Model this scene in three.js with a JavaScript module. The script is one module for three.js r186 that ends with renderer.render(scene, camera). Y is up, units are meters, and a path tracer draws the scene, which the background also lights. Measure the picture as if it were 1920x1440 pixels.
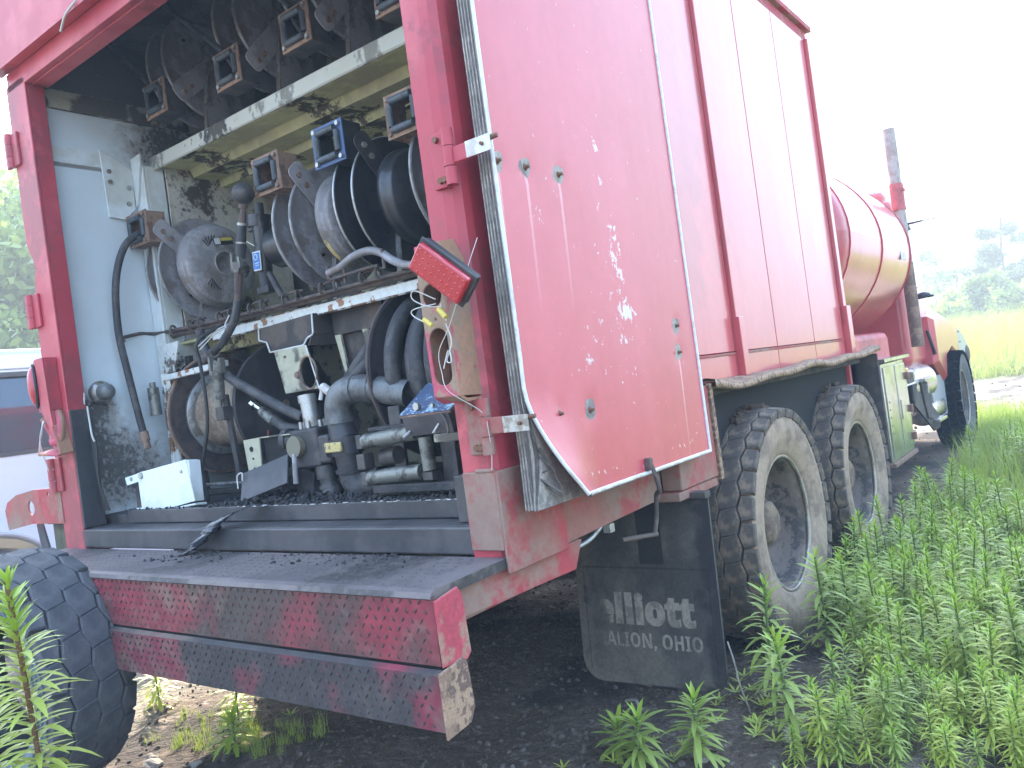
import * as THREE from 'three';
import { RoundedBoxGeometry } from 'three/addons/geometries/RoundedBoxGeometry.js';
import { mergeGeometries } from 'three/addons/utils/BufferGeometryUtils.js';

// ---------------------------------------------------------------- camera, sky, sun, exposure
const scene = new THREE.Scene();
const camera = new THREE.PerspectiveCamera(50.52, 4 / 3, 0.05, 1500);
camera.rotation.order = 'YXZ';
camera.position.set(2.611, 1.286, 1.686);
camera.rotation.set(0.005, 0.642, -0.1349);
scene.add(camera);

const lerp = (a, b, t) => a + (b - a) * t, clamp = (x, a = 0, b = 1) => Math.min(b, Math.max(a, x));
const SUN = new THREE.Vector3(-0.60, 0.58, -0.55).normalize();
const skyW = 512, skyH = 256, skyData = new Float32Array(skyW * skyH * 4);
for (let j = 0; j < skyH; j++) for (let i = 0; i < skyW; i++) {
  const el = ((j + 0.5) / skyH - 0.5) * Math.PI, az = ((i + 0.5) / skyW - 0.5) * 2 * Math.PI;
  const d = new THREE.Vector3(Math.cos(el) * Math.cos(az), Math.sin(el), Math.cos(el) * Math.sin(az));
  const h = Math.max(0, d.y), t = Math.pow(1 - h, 2.2), c = Math.max(0, d.dot(SUN));
  const glow = 1.4 * Math.pow(c, 3) + 2.2 * Math.pow(c, 14);
  const below = d.y < 0 ? Math.max(0.25, 1 + d.y * 4) : 1;
  const hz = Math.hypot(d.x, d.z) || 1, away = 0.5 - 0.5 * (d.x * SUN.x + d.z * SUN.z) / (hz * Math.hypot(SUN.x, SUN.z));
  const k = (a, b, c2, g) => (a + (lerp(b, c2, away) - a) * t + glow * g) * below;
  skyData.set([k(0.27, 0.88, 0.52, 1.0), k(0.51, 0.98, 0.80, 0.99), k(0.96, 1.06, 1.10, 0.95), 1], (j * skyW + i) * 4);
}
const skyTex = new THREE.DataTexture(skyData, skyW, skyH, THREE.RGBAFormat, THREE.FloatType);
skyTex.mapping = THREE.EquirectangularReflectionMapping;
skyTex.magFilter = skyTex.minFilter = THREE.LinearFilter;
skyTex.needsUpdate = true;
scene.background = skyTex;
scene.environment = skyTex;
scene.backgroundIntensity = 1; scene.environmentIntensity = 1;

const sun = new THREE.DirectionalLight(0xfff1dc, 5);
sun.position.copy(SUN).multiplyScalar(60).add(new THREE.Vector3(0, 0, -6));
sun.target.position.set(0, 0, -6);
sun.castShadow = true; sun.shadow.mapSize.set(4096, 4096);
Object.assign(sun.shadow.camera, { left: -45, right: 45, top: 45, bottom: -45, near: 1, far: 160 });
scene.add(sun, sun.target);
scene.fog = new THREE.FogExp2(0xeef5f8, 0.011);
const EXPOSURE = 4.3;

// ---------------------------------------------------------------- helpers
const V = (x, y, z) => new THREE.Vector3(x, y, z);
const PI = Math.PI;
function rng(seed) { let s = seed >>> 0; return () => { s = (s + 0x6D2B79F5) | 0; let t = Math.imul(s ^ (s >>> 15), 1 | s); t = (t + Math.imul(t ^ (t >>> 7), 61 | t)) ^ t; return ((t ^ (t >>> 14)) >>> 0) / 4294967296; }; }
const R0 = rng(20240607);
const rr = (a, b, r = R0) => a + (b - a) * r();
const smooth = (a, b, x) => { const t = clamp((x - a) / (b - a)); return t * t * (3 - 2 * t); };

const used = {};
function numbered(n) { if (!(n in used)) { used[n] = 0; return n; } used[n]++; return n + '_' + String(used[n]).padStart(3, '0'); }
function tag(o, label, category, group, kind) { o.userData.label = label; o.userData.category = category; if (group) o.userData.group = group; if (kind) o.userData.kind = kind; return o; }
function thing(name, label, category, pos = [0, 0, 0], group) { const g = new THREE.Group(); g.name = numbered(name); g.position.set(...pos); scene.add(g); return tag(g, label, category, group); }
function sub(name, parent, pos) { const g = new THREE.Group(); g.name = name; if (pos) g.position.set(...pos); parent.add(g); return g; }

function boxUV(g) {
  if (g.index) g = g.toNonIndexed();
  const p = g.attributes.position, n = p.count, uv = new Float32Array(n * 2);
  const a = V(), b = V(), c = V();
  for (let i = 0; i < n; i += 3) {
    a.fromBufferAttribute(p, i); b.fromBufferAttribute(p, i + 1); c.fromBufferAttribute(p, i + 2);
    const f = b.clone().sub(a).cross(c.clone().sub(a)), x = Math.abs(f.x), y = Math.abs(f.y), z = Math.abs(f.z);
    for (let k = 0; k < 3; k++) {
      const q = [a, b, c][k];
      const u = x >= y && x >= z ? [q.z, q.y] : y >= z ? [q.x, q.z] : [q.x, q.y];
      uv[(i + k) * 2] = u[0]; uv[(i + k) * 2 + 1] = u[1];
    }
  }
  g.setAttribute('uv', new THREE.BufferAttribute(uv, 2));
  return g;
}
function join(geos) {
  const out = [];
  for (let g of [geos].flat(3)) {
    if (!g.userData.keepUV) g = boxUV(g); else if (g.index) g = g.toNonIndexed();
    if (!g.attributes.normal) g.computeVertexNormals();
    for (const k of Object.keys(g.attributes)) if (!['position', 'normal', 'uv'].includes(k)) g.deleteAttribute(k);
    out.push(g);
  }
  return out.length === 1 ? out[0] : mergeGeometries(out);
}
function part(name, geos, mat, parent = scene) {
  const m = new THREE.Mesh(join(geos), mat); m.name = parent === scene ? numbered(name) : name;
  m.castShadow = m.receiveShadow = true; parent.add(m); return m;
}
function stuffPart(name, geo, mat, mats4, parent) {
  const m = new THREE.InstancedMesh(geo, mat, mats4.length); mats4.forEach((x, i) => m.setMatrixAt(i, x));
  m.name = parent === scene ? numbered(name) : name; m.userData.kind = 'stuff'; m.castShadow = m.receiveShadow = true; parent.add(m); return m;
}
const M4 = (pos, rot = [0, 0, 0], s = 1) => new THREE.Matrix4().compose(pos.isVector3 ? pos : V(...pos), new THREE.Quaternion().setFromEuler(new THREE.Euler(...rot)), typeof s === 'number' ? V(s, s, s) : V(...s));
function put(g, pos = [0, 0, 0], rot) { if (rot) g.applyMatrix4(new THREE.Matrix4().makeRotationFromEuler(new THREE.Euler(...rot))); g.translate(...pos); return g; }
function bx(w, h, d, pos, rot, r = 0.004) {
  const rad = Math.min(r, 0.45 * Math.min(w, h, d));
  return put(rad < 0.0006 ? new THREE.BoxGeometry(w, h, d) : new RoundedBoxGeometry(w, h, d, 1, rad), pos, rot);
}
const box6 = (x0, x1, y0, y1, z0, z1, r = 0.004) => bx(Math.abs(x1 - x0), Math.abs(y1 - y0), Math.abs(z1 - z0), [(x0 + x1) / 2, (y0 + y1) / 2, (z0 + z1) / 2], undefined, r);
function rod(a, b, r1, r2 = r1, seg = 12) {
  a = V(...a); b = V(...b); const d = b.clone().sub(a), g = new THREE.CylinderGeometry(r2, r1, d.length(), seg, 1);
  g.applyQuaternion(new THREE.Quaternion().setFromUnitVectors(V(0, 1, 0), d.clone().normalize()));
  const m = a.add(b).multiplyScalar(0.5); g.translate(m.x, m.y, m.z); return g;
}
function tube(pts, r, seg = 0, rad = 8, tension = 0.5) {
  const c = new THREE.CatmullRomCurve3(pts.map(p => V(...p)), false, 'catmullrom', tension);
  return new THREE.TubeGeometry(c, seg || pts.length * 7, r, rad, false);
}
const shape2 = (pts, holes = []) => { const s = new THREE.Shape(pts.map(p => new THREE.Vector2(p[0], p[1]))); for (const h of holes) s.holes.push(new THREE.Path(h.map(p => new THREE.Vector2(p[0], p[1])))); return s; };
const extr = (s, depth, bev = 0, curve = 12) => new THREE.ExtrudeGeometry(s, { depth: Math.max(1e-4, depth - 2 * bev), bevelEnabled: bev > 0, bevelSize: bev, bevelThickness: bev, bevelSegments: 1, curveSegments: curve });
// outlines in (z, y) pushed along x, in (x, y) pushed along z, in (x, z) pushed along y
const extX = (pts, x0, x1, holes = [], bev = 0) => { const f = p => [-p[0], p[1]]; const g = extr(shape2(pts.map(f), holes.map(h => h.map(f))), x1 - x0, bev); g.rotateY(PI / 2); g.translate(x0 + bev, 0, 0); return g; };
const extZ = (pts, z0, z1, holes = [], bev = 0) => { const g = extr(shape2(pts, holes), z1 - z0, bev); g.translate(0, 0, z0 + bev); return g; };
const extY = (pts, y0, y1, holes = [], bev = 0) => { const f = p => [p[0], -p[1]]; const g = extr(shape2(pts.map(f), holes.map(h => h.map(f))), y1 - y0, bev); g.rotateX(-PI / 2); g.translate(0, y0 + bev, 0); return g; };
const ring2 = (cx, cy, rx, ry = rx, n = 20) => Array.from({ length: n }, (_, i) => [cx + rx * Math.cos(i / n * 2 * PI), cy + ry * Math.sin(i / n * 2 * PI)]);
const slot2 = (cx, cy, rx, ry, n = 20) => Array.from({ length: n }, (_, i) => { const a = i / n * 2 * PI, s = Math.sin(a); return [cx + rx * Math.cos(a), cy + rx * s + Math.sign(s) * (ry - rx)]; });
const latheX = (prof, seg = 40, pos = [0, 0, 0]) => { const g = new THREE.LatheGeometry(prof.map(p => new THREE.Vector2(Math.max(0, p[0]), p[1])), seg); g.rotateZ(-PI / 2); g.translate(...pos); return g; };
const latheY = (prof, seg = 24, pos = [0, 0, 0]) => { const g = new THREE.LatheGeometry(prof.map(p => new THREE.Vector2(Math.max(0, p[0]), p[1])), seg); g.translate(...pos); return g; };
const latheZ = (prof, seg = 24, pos = [0, 0, 0]) => { const g = new THREE.LatheGeometry(prof.map(p => new THREE.Vector2(Math.max(0, p[0]), p[1])), seg); g.rotateX(PI / 2); g.translate(...pos); return g; };
const ball = (r, pos, w = 14, h = 10) => put(new THREE.SphereGeometry(r, w, h), pos);
const bolt = (pos, r = 0.011, h = 0.01, ax = 'z') => { const g = new THREE.CylinderGeometry(r, r, h, 6); if (ax === 'z') g.rotateX(PI / 2); if (ax === 'x') g.rotateZ(PI / 2); g.translate(...pos); return g; };

// ---------------------------------------------------------------- tiling noise and textures
function tnoise(size, period, oct, seed, gain = 0.5) {
  const out = new Float32Array(size * size); let amp = 1, tot = 0;
  for (let o = 0; o < oct; o++) {
    const P = period << o, r = rng(seed * 131 + o * 977 + 7), lat = new Float32Array(P * P).map(() => r());
    for (let j = 0; j < size; j++) {
      const y = j / size * P, y0 = Math.floor(y), fy = y - y0, sy = fy * fy * (3 - 2 * fy), ya = (y0 % P) * P, yb = ((y0 + 1) % P) * P;
      for (let i = 0; i < size; i++) {
        const x = i / size * P, x0 = Math.floor(x), fx = x - x0, sx = fx * fx * (3 - 2 * fx), xa = x0 % P, xb = (x0 + 1) % P;
        out[j * size + i] += amp * lerp(lerp(lat[ya + xa], lat[ya + xb], sx), lerp(lat[yb + xa], lat[yb + xb], sx), sy);
      }
    }
    tot += amp; amp *= gain;
  }
  for (let i = 0; i < out.length; i++) out[i] = clamp((out[i] / tot - 0.5) * 1.7 + 0.5);
  return out;
}
const NS = 512;
const NA = tnoise(NS, 4, 7, 11), NB = tnoise(NS, 8, 6, 23), NC = tnoise(NS, 32, 4, 5, 0.7), ND = tnoise(NS, 3, 7, 71, 0.6);
const at = (N, i, j) => N[((j % NS + NS) % NS) * NS + ((i % NS + NS) % NS)];
const enc = c => { c = clamp(c); return Math.round(255 * (c <= 0.0031308 ? c * 12.92 : 1.055 * Math.pow(c, 1 / 2.4) - 0.055)); };
function tex(w, h, fn, rep = 1, linear = false) {
  const d = new Uint8Array(w * h * 4);
  for (let j = 0; j < h; j++) for (let i = 0; i < w; i++) {
    const c = fn(i, j, i / w, j / h), o = (j * w + i) * 4;
    if (linear) { d[o] = d[o + 1] = d[o + 2] = Math.round(255 * clamp(c)); } else { d[o] = enc(c[0]); d[o + 1] = enc(c[1]); d[o + 2] = enc(c[2]); }
    d[o + 3] = 255;
  }
  const t = new THREE.DataTexture(d, w, h, THREE.RGBAFormat, THREE.UnsignedByteType);
  t.wrapS = t.wrapT = THREE.RepeatWrapping; t.magFilter = THREE.LinearFilter; t.minFilter = THREE.LinearMipmapLinearFilter; t.generateMipmaps = true;
  if (!linear) t.colorSpace = THREE.SRGBColorSpace;
  t.repeat.set(1 / rep, 1 / rep); t.needsUpdate = true; return t;
}
const mix3 = (a, b, t) => [lerp(a[0], b[0], t), lerp(a[1], b[1], t), lerp(a[2], b[2], t)];
const mul3 = (a, k) => [a[0] * k, a[1] * k, a[2] * k];
// two colours blended by a noise threshold, over a fine speckle
const blotch = (a, b, lo, hi, rep, opt = {}) => tex(NS, NS, (i, j) => {
  const n = at(opt.n || NA, i, j), f = at(NC, i, j), g = at(NB, i * 2 + 91, j * 2 + 17);
  let c = mix3(a, b, smooth(lo, hi, n + (g - 0.5) * (opt.edge ?? 0.35)));
  if (opt.c) c = mix3(c, opt.c, smooth(opt.clo ?? 0.6, opt.chi ?? 0.7, at(ND, i + 200, j + 77) + (f - 0.5) * 0.3));
  return mul3(c, 1 + (f - 0.5) * (opt.grain ?? 0.25));
}, rep);
const bumpFine = tex(NS, NS, (i, j) => at(NC, i, j) * 0.5 + at(NB, i, j) * 0.5, 0.5, true);
const bumpRough = tex(NS, NS, (i, j) => at(NA, i, j) * 0.5 + at(NC, i, j) * 0.5, 0.35, true);
const bumpWide = tex(NS, NS, (i, j) => at(NA, i, j), 2.2, true);
const std = ({ color: c, ...o }) => { const m = new THREE.MeshPhysicalMaterial({ side: THREE.DoubleSide, ...o }); m.color.setRGB(...(c || [1, 1, 1])); return m; };

const RED = [0.51, 0.068, 0.082];
const tRed = tex(NS, NS, (i, j) => {
  const n = at(NA, i, j), s = at(NB, i * 6, j >> 3), f = at(NC, i, j);
  let c = mix3(RED, [0.60, 0.125, 0.125], smooth(0.35, 0.8, n) * 0.6 + (s - 0.5) * 0.25);
  c = mix3(c, [0.24, 0.05, 0.06], smooth(0.66, 0.8, at(ND, i + 40, j + 90)) * 0.35);
  return mul3(c, 1 + (f - 0.5) * 0.1);
}, 2.6);
const M = {};
M.red = std({ map: tRed, roughness: 0.42, clearcoat: 1, clearcoatRoughness: 0.16, bumpMap: bumpWide, bumpScale: 0.004 });
M.redPost = std({ map: blotch([0.43, 0.045, 0.065], [0.53, 0.095, 0.11], 0.3, 0.85, 1.3, { c: [0.30, 0.05, 0.06], clo: 0.62, chi: 0.86, grain: 0.10 }), roughness: 0.5, clearcoat: 0.2, clearcoatRoughness: 0.4 });
M.redDusty = std({ map: blotch([0.40, 0.05, 0.06], [0.30, 0.13, 0.10], 0.3, 0.9, 1.1, { c: [0.26, 0.17, 0.13], clo: 0.52, chi: 0.85 }), roughness: 0.75 });
M.redTread = std({ map: blotch([0.25, 0.034, 0.048], [0.07, 0.054, 0.046], 0.10, 0.66, 1.5, { c: [0.15, 0.105, 0.08], clo: 0.36, chi: 0.85, edge: 0.4, grain: 0.5 }), roughness: 0.8, bumpMap: bumpFine, bumpScale: 0.0012 });
M.redTreadDark = std({ map: blotch([0.22, 0.03, 0.05], [0.05, 0.044, 0.045], 0.1, 0.5, 1.5, { c: [0.125, 0.095, 0.075], clo: 0.36, chi: 0.85, edge: 0.4, grain: 0.5 }), roughness: 0.82, bumpMap: bumpFine, bumpScale: 0.0012 });
M.rustPink = std({ map: blotch([0.31, 0.215, 0.145], [0.46, 0.085, 0.12], 0.50, 0.68, 0.45, { c: [0.36, 0.20, 0.12], clo: 0.6, chi: 0.75 }), roughness: 0.8, bumpMap: bumpFine, bumpScale: 0.001 });
M.rustCap = std({ map: blotch([0.36, 0.24, 0.15], [0.15, 0.095, 0.07], 0.40, 0.66, 0.16, { edge: 0.9, grain: 0.5, c: [0.24, 0.15, 0.10], clo: 0.62, chi: 0.8 }), roughness: 0.8 });
M.rustRedCap = std({ map: blotch([0.42, 0.06, 0.08], [0.33, 0.21, 0.14], 0.5, 0.8, 0.35, { grain: 0.4 }), roughness: 0.75 });
M.rust = std({ map: blotch([0.135, 0.10, 0.08], [0.08, 0.066, 0.06], 0.4, 0.7, 0.3), roughness: 0.85, bumpMap: bumpFine, bumpScale: 0.001 });
M.rustTan = std({ map: blotch([0.30, 0.20, 0.14], [0.17, 0.11, 0.085], 0.4, 0.7, 0.2), roughness: 0.8 });
M.white = std({ map: blotch([0.62, 0.66, 0.66], [0.50, 0.52, 0.48], 0.5, 0.8, 0.9, { c: [0.06, 0.055, 0.05], clo: 0.74, chi: 0.80, grain: 0.1 }), roughness: 0.55 });
M.whiteClean = std({ map: blotch([0.70, 0.77, 0.78], [0.60, 0.64, 0.60], 0.5, 0.8, 0.9, { grain: 0.1 }), roughness: 0.5 });
M.whiteRust = std({ map: blotch([0.62, 0.65, 0.62], [0.28, 0.15, 0.08], 0.66, 0.70, 0.5, { c: [0.12, 0.10, 0.08], clo: 0.68, chi: 0.8, edge: 0.6 }), roughness: 0.6 });
M.lipOil = std({ map: tex(NS, NS, (i, j) => { // u runs along the truck's width, 3 m to a repeat
  const x = (i / NS) * 3 - (i > NS / 2 ? 3 : 0), f = at(NC, i * 5, j * 2), g = at(NB, i * 3, j), n = at(NA, i, j);
  let c = mix3([0.60, 0.66, 0.63], [0.50, 0.50, 0.40], n);
  c = mix3(c, [0.04, 0.042, 0.042], smooth(0.55, 0.75, Math.exp(-(((x + 0.52) / 0.22) ** 2)) * 0.62 + (f - 0.5) * 0.9 + (g - 0.5) * 0.4 + 0.08));
  return mix3(c, [0.10, 0.09, 0.07], smooth(0.72, 0.85, g + (f - 0.5) * 0.5) * 0.7);
}, 3), roughness: 0.5 });
M.creamPale = std({ map: blotch([0.58, 0.57, 0.50], [0.36, 0.31, 0.25], 0.4, 0.9, 0.9, { c: [0.07, 0.06, 0.05], clo: 0.66, chi: 0.85 }), roughness: 0.6 });
M.cream = std({ map: blotch([0.60, 0.61, 0.33], [0.46, 0.45, 0.27], 0.4, 0.8, 0.8, { c: [0.07, 0.065, 0.05], clo: 0.68, chi: 0.82, grain: 0.15 }), roughness: 0.6 });
M.creamDirty = std({ map: blotch([0.42, 0.41, 0.30], [0.10, 0.09, 0.07], 0.45, 0.65, 0.7, { grain: 0.2 }), roughness: 0.7 });
M.oil = std({ map: blotch([0.030, 0.030, 0.032], [0.065, 0.06, 0.06], 0.4, 0.75, 0.6), roughness: 0.62, bumpMap: bumpRough, bumpScale: 0.004 });
M.oilSmooth = std({ map: blotch([0.040, 0.040, 0.044], [0.075, 0.07, 0.072], 0.4, 0.8, 0.8), roughness: 0.45, bumpMap: bumpFine, bumpScale: 0.0007 });
M.dustTop = std({ map: blotch([0.105, 0.09, 0.09], [0.15, 0.125, 0.12], 0.3, 0.8, 0.9, { c: [0.045, 0.04, 0.04], clo: 0.58, chi: 0.85 }), roughness: 0.55, bumpMap: bumpFine, bumpScale: 0.0015 });
M.darkSteel = std({ map: blotch([0.052, 0.052, 0.055], [0.095, 0.085, 0.08], 0.4, 0.75, 0.4), roughness: 0.55, metalness: 0.25 });
M.reelGrey = std({ map: blotch([0.31, 0.305, 0.32], [0.21, 0.20, 0.20], 0.4, 0.75, 0.5, { c: [0.17, 0.145, 0.13], clo: 0.66, chi: 0.85 }), roughness: 0.5, clearcoat: 0.1 });
M.armGreyLit = std({ map: blotch([0.36, 0.355, 0.37], [0.27, 0.255, 0.25], 0.4, 0.8, 0.4, { grain: 0.12 }), roughness: 0.5 });  // lighter copy of the reel grey, skylight on the arms put into the colour
M.reelBlack = std({ map: blotch([0.018, 0.021, 0.026], [0.035, 0.037, 0.04], 0.4, 0.75, 0.5), roughness: 0.34, clearcoat: 0.3 });
M.reelRust = std({ map: blotch([0.10, 0.075, 0.065], [0.055, 0.045, 0.045], 0.4, 0.7, 0.35), roughness: 0.7 });
M.rimEdge = std({ map: blotch([0.34, 0.35, 0.34], [0.2, 0.18, 0.16], 0.5, 0.75, 0.3), roughness: 0.4, metalness: 0.4 });
M.drumTan = std({ map: blotch([0.34, 0.28, 0.21], [0.24, 0.18, 0.13], 0.4, 0.75, 0.25, { grain: 0.5 }), roughness: 0.8 });
M.hose = std({ map: blotch([0.045, 0.045, 0.048], [0.085, 0.08, 0.078], 0.45, 0.8, 0.25), roughness: 0.65 });
M.roller = std({ map: blotch([0.075, 0.095, 0.11], [0.045, 0.055, 0.062], 0.4, 0.7, 0.12), roughness: 0.45 });
M.rollerMetal = std({ map: blotch([0.21, 0.215, 0.19], [0.09, 0.085, 0.075], 0.45, 0.75, 0.15), roughness: 0.45, metalness: 0.4 });
M.bolt = std({ color: [0.42, 0.43, 0.42], roughness: 0.4, metalness: 0.6 });
M.boltRust = std({ color: [0.20, 0.10, 0.06], roughness: 0.7, metalness: 0.3 });
M.zinc = std({ map: blotch([0.45, 0.46, 0.44], [0.28, 0.26, 0.22], 0.5, 0.75, 0.15), roughness: 0.4, metalness: 0.6 });
M.alu = std({ map: blotch([0.62, 0.62, 0.60], [0.48, 0.47, 0.44], 0.4, 0.8, 0.6, { grain: 0.12 }), roughness: 0.26, metalness: 0.9 });
M.pipeGrey = std({ map: blotch([0.17, 0.18, 0.18], [0.10, 0.10, 0.10], 0.4, 0.8, 0.3), roughness: 0.5, metalness: 0.15 });
M.chrome = std({ color: [0.7, 0.7, 0.68], roughness: 0.14, metalness: 1 });
M.black = std({ color: [0.02, 0.02, 0.022], roughness: 0.5 });
M.blackGap = std({ color: [0.012, 0.012, 0.012], roughness: 0.9 });
M.rubber = std({ map: blotch([0.062, 0.066, 0.076], [0.095, 0.095, 0.102], 0.4, 0.75, 0.35), roughness: 0.78, bumpMap: bumpFine, bumpScale: 0.0015 });
M.rubberGreen = std({ map: blotch([0.13, 0.17, 0.185], [0.085, 0.11, 0.12], 0.4, 0.75, 0.35), roughness: 0.7 });
M.treadMud = std({ map: blotch([0.095, 0.078, 0.064], [0.22, 0.16, 0.11], 0.5, 0.8, 0.4), roughness: 0.85, bumpMap: bumpRough, bumpScale: 0.003 });
M.sidewallMud = std({ map: blotch([0.33, 0.245, 0.175], [0.21, 0.155, 0.115], 0.42, 0.85, 0.5, { grain: 0.3 }), roughness: 0.8, bumpMap: bumpFine, bumpScale: 0.0012 });
M.rimMud = std({ map: blotch([0.19, 0.15, 0.125], [0.12, 0.088, 0.068], 0.4, 0.8, 0.5, { c: [0.06, 0.054, 0.05], clo: 0.72, chi: 0.86 }), roughness: 0.85 });
M.rimLip = std({ map: blotch([0.40, 0.37, 0.33], [0.27, 0.22, 0.17], 0.45, 0.7, 0.3), roughness: 0.4, metalness: 0.35 });
M.mud = std({ map: blotch([0.23, 0.17, 0.115], [0.14, 0.10, 0.075], 0.4, 0.7, 0.3, { grain: 0.5 }), roughness: 0.95, bumpMap: bumpRough, bumpScale: 0.006 });
M.under = std({ map: blotch([0.05, 0.045, 0.042], [0.10, 0.08, 0.065], 0.45, 0.75, 0.6), roughness: 0.85 });
M.greyPaint = std({ color: [0.34, 0.36, 0.39], roughness: 0.4, clearcoat: 0.3 });
M.wire = std({ color: [0.55, 0.54, 0.5], roughness: 0.6 });
M.wireDark = std({ color: [0.03, 0.03, 0.03], roughness: 0.6 });
M.wireRed = std({ color: [0.3, 0.05, 0.05], roughness: 0.6 });
M.yellow = std({ color: [0.62, 0.50, 0.10], roughness: 0.5 });
M.yellowOld = std({ map: blotch([0.58, 0.48, 0.20], [0.25, 0.20, 0.12], 0.6, 0.75, 0.1), roughness: 0.6 });
M.lensRed = std({ color: [0.42, 0.01, 0.025], roughness: 0.18, clearcoat: 1, clearcoatRoughness: 0.05 });
M.blueTag = std({ color: [0.03, 0.20, 0.55], roughness: 0.4 });
M.plyLight = std({ map: blotch([0.36, 0.33, 0.28], [0.22, 0.20, 0.18], 0.4, 0.7, 0.25, { grain: 0.5 }), roughness: 0.85 });
M.plyDark = std({ map: blotch([0.11, 0.095, 0.085], [0.19, 0.17, 0.15], 0.4, 0.8, 0.2, { grain: 0.5 }), roughness: 0.9 });
M.trim = std({ map: blotch([0.66, 0.68, 0.68], [0.5, 0.46, 0.42], 0.55, 0.75, 0.5), roughness: 0.45 });

// ---------------------------------------------------------------- the ground
const soilTex = tex(1024, 1024, (i, j) => {
  const n = at(NA, i, j), f = at(NC, i, j), g = at(NB, i, j), h = at(ND, i >> 1, j >> 1);
  let c = mix3([0.115, 0.088, 0.068], [0.20, 0.165, 0.135], smooth(0.35, 0.8, n * 0.6 + f * 0.4));
  c = mix3(c, [0.30, 0.27, 0.24], smooth(0.72, 0.82, f + (g - 0.5) * 0.3) * 0.7);
  c = mix3(c, [0.05, 0.04, 0.034], smooth(0.62, 0.8, h));
  return mul3(c, 1 + (at(NC, i * 3, j * 3) - 0.5) * 0.5);
}, 1.7);
const soilBump = tex(NS, NS, (i, j) => at(NC, i, j) * 0.6 + at(NA, i, j) * 0.4, 0.9, true);
function groundHeight(x, z) {
  const s = (a, b, k) => Math.sin(x * a + k) * Math.sin(z * b + k * 1.7);
  const d = Math.hypot(x - 0.5, z + 2);
  let h = 0.018 * s(2.1, 1.7, 0.4) + 0.012 * s(5.3, 4.1, 1.3) + 0.006 * s(13, 11, 2.1);
  h += 0.10 * smooth(5, 14, d) * s(0.35, 0.28, 0.9) - 0.03 * smooth(-9, -11, z) * smooth(-20, -17, z);
  h += 0.35 * smooth(-18, -32, z) + 0.065 * Math.exp(-(((x + 0.67) / 0.34) ** 2) - (((z - 0.5) / 0.26) ** 2));
  return h;
}
{
  const N = 190, pos = [], col = [], idx = [], uv = [], X = 0.6, Z = -2.2, f = t => Math.sign(t) * 0.8 * (Math.exp(Math.abs(t) * 6.6) - 1);
  for (let j = 0; j <= N; j++) for (let i = 0; i <= N; i++) {
    const x = X + f(i / N * 2 - 1), z = Z + f(j / N * 2 - 1), h = groundHeight(x, z), n = at(NA, Math.round(x * 60), Math.round(z * 60)), m = at(NB, Math.round(x * 90), Math.round(z * 90));
    pos.push(x, h, z); uv.push(x, z);
    // oily wet soil under the truck, paler gravel to the side and on the track, green-brown field beyond
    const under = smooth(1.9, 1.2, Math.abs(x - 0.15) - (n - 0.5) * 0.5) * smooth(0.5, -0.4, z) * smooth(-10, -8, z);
    let c = [1.0, 0.97, 0.94];
    c = mix3(c, [1.9, 1.85, 1.8], smooth(-9.5, -11.5, z + (n - 0.5) * 2) * smooth(-21, -18, z + (n - 0.5) * 2));
    c = mix3(c, [0.75, 1.25, 0.42], smooth(-18, -21, z + (n - 0.5) * 2));
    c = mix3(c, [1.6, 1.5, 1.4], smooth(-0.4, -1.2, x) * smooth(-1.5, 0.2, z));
    c = mix3(c, [0.8, 0.95, 0.62], smooth(0.52, 0.75, m) * 0.4);
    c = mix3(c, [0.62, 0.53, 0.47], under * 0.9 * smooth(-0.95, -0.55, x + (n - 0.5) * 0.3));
    const pale = Math.exp(-(((x + 0.22) / 0.30) ** 2) - (((z + 2.35) / 0.42) ** 2)); c = mix3(c, [2.6, 2.6, 2.7], smooth(0.35, 0.6, pale + (m - 0.5) * 0.7));  // whitened patch: sunlight reaching under the truck, painted into the soil colour
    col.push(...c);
  }
  for (let j = 0; j < N; j++) for (let i = 0; i < N; i++) { const a = j * (N + 1) + i; idx.push(a, a + N + 1, a + 1, a + 1, a + N + 1, a + N + 2); }
  const g = new THREE.BufferGeometry();
  g.setAttribute('position', new THREE.Float32BufferAttribute(pos, 3)); g.setAttribute('uv', new THREE.Float32BufferAttribute(uv, 2)); g.setAttribute('color', new THREE.Float32BufferAttribute(col, 3));
  g.setIndex(idx); g.computeVertexNormals();
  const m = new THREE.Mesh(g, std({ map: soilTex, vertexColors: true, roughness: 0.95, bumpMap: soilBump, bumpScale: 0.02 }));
  m.name = 'ground'; m.userData.kind = 'structure'; m.receiveShadow = m.castShadow = true; scene.add(m);
}
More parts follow.
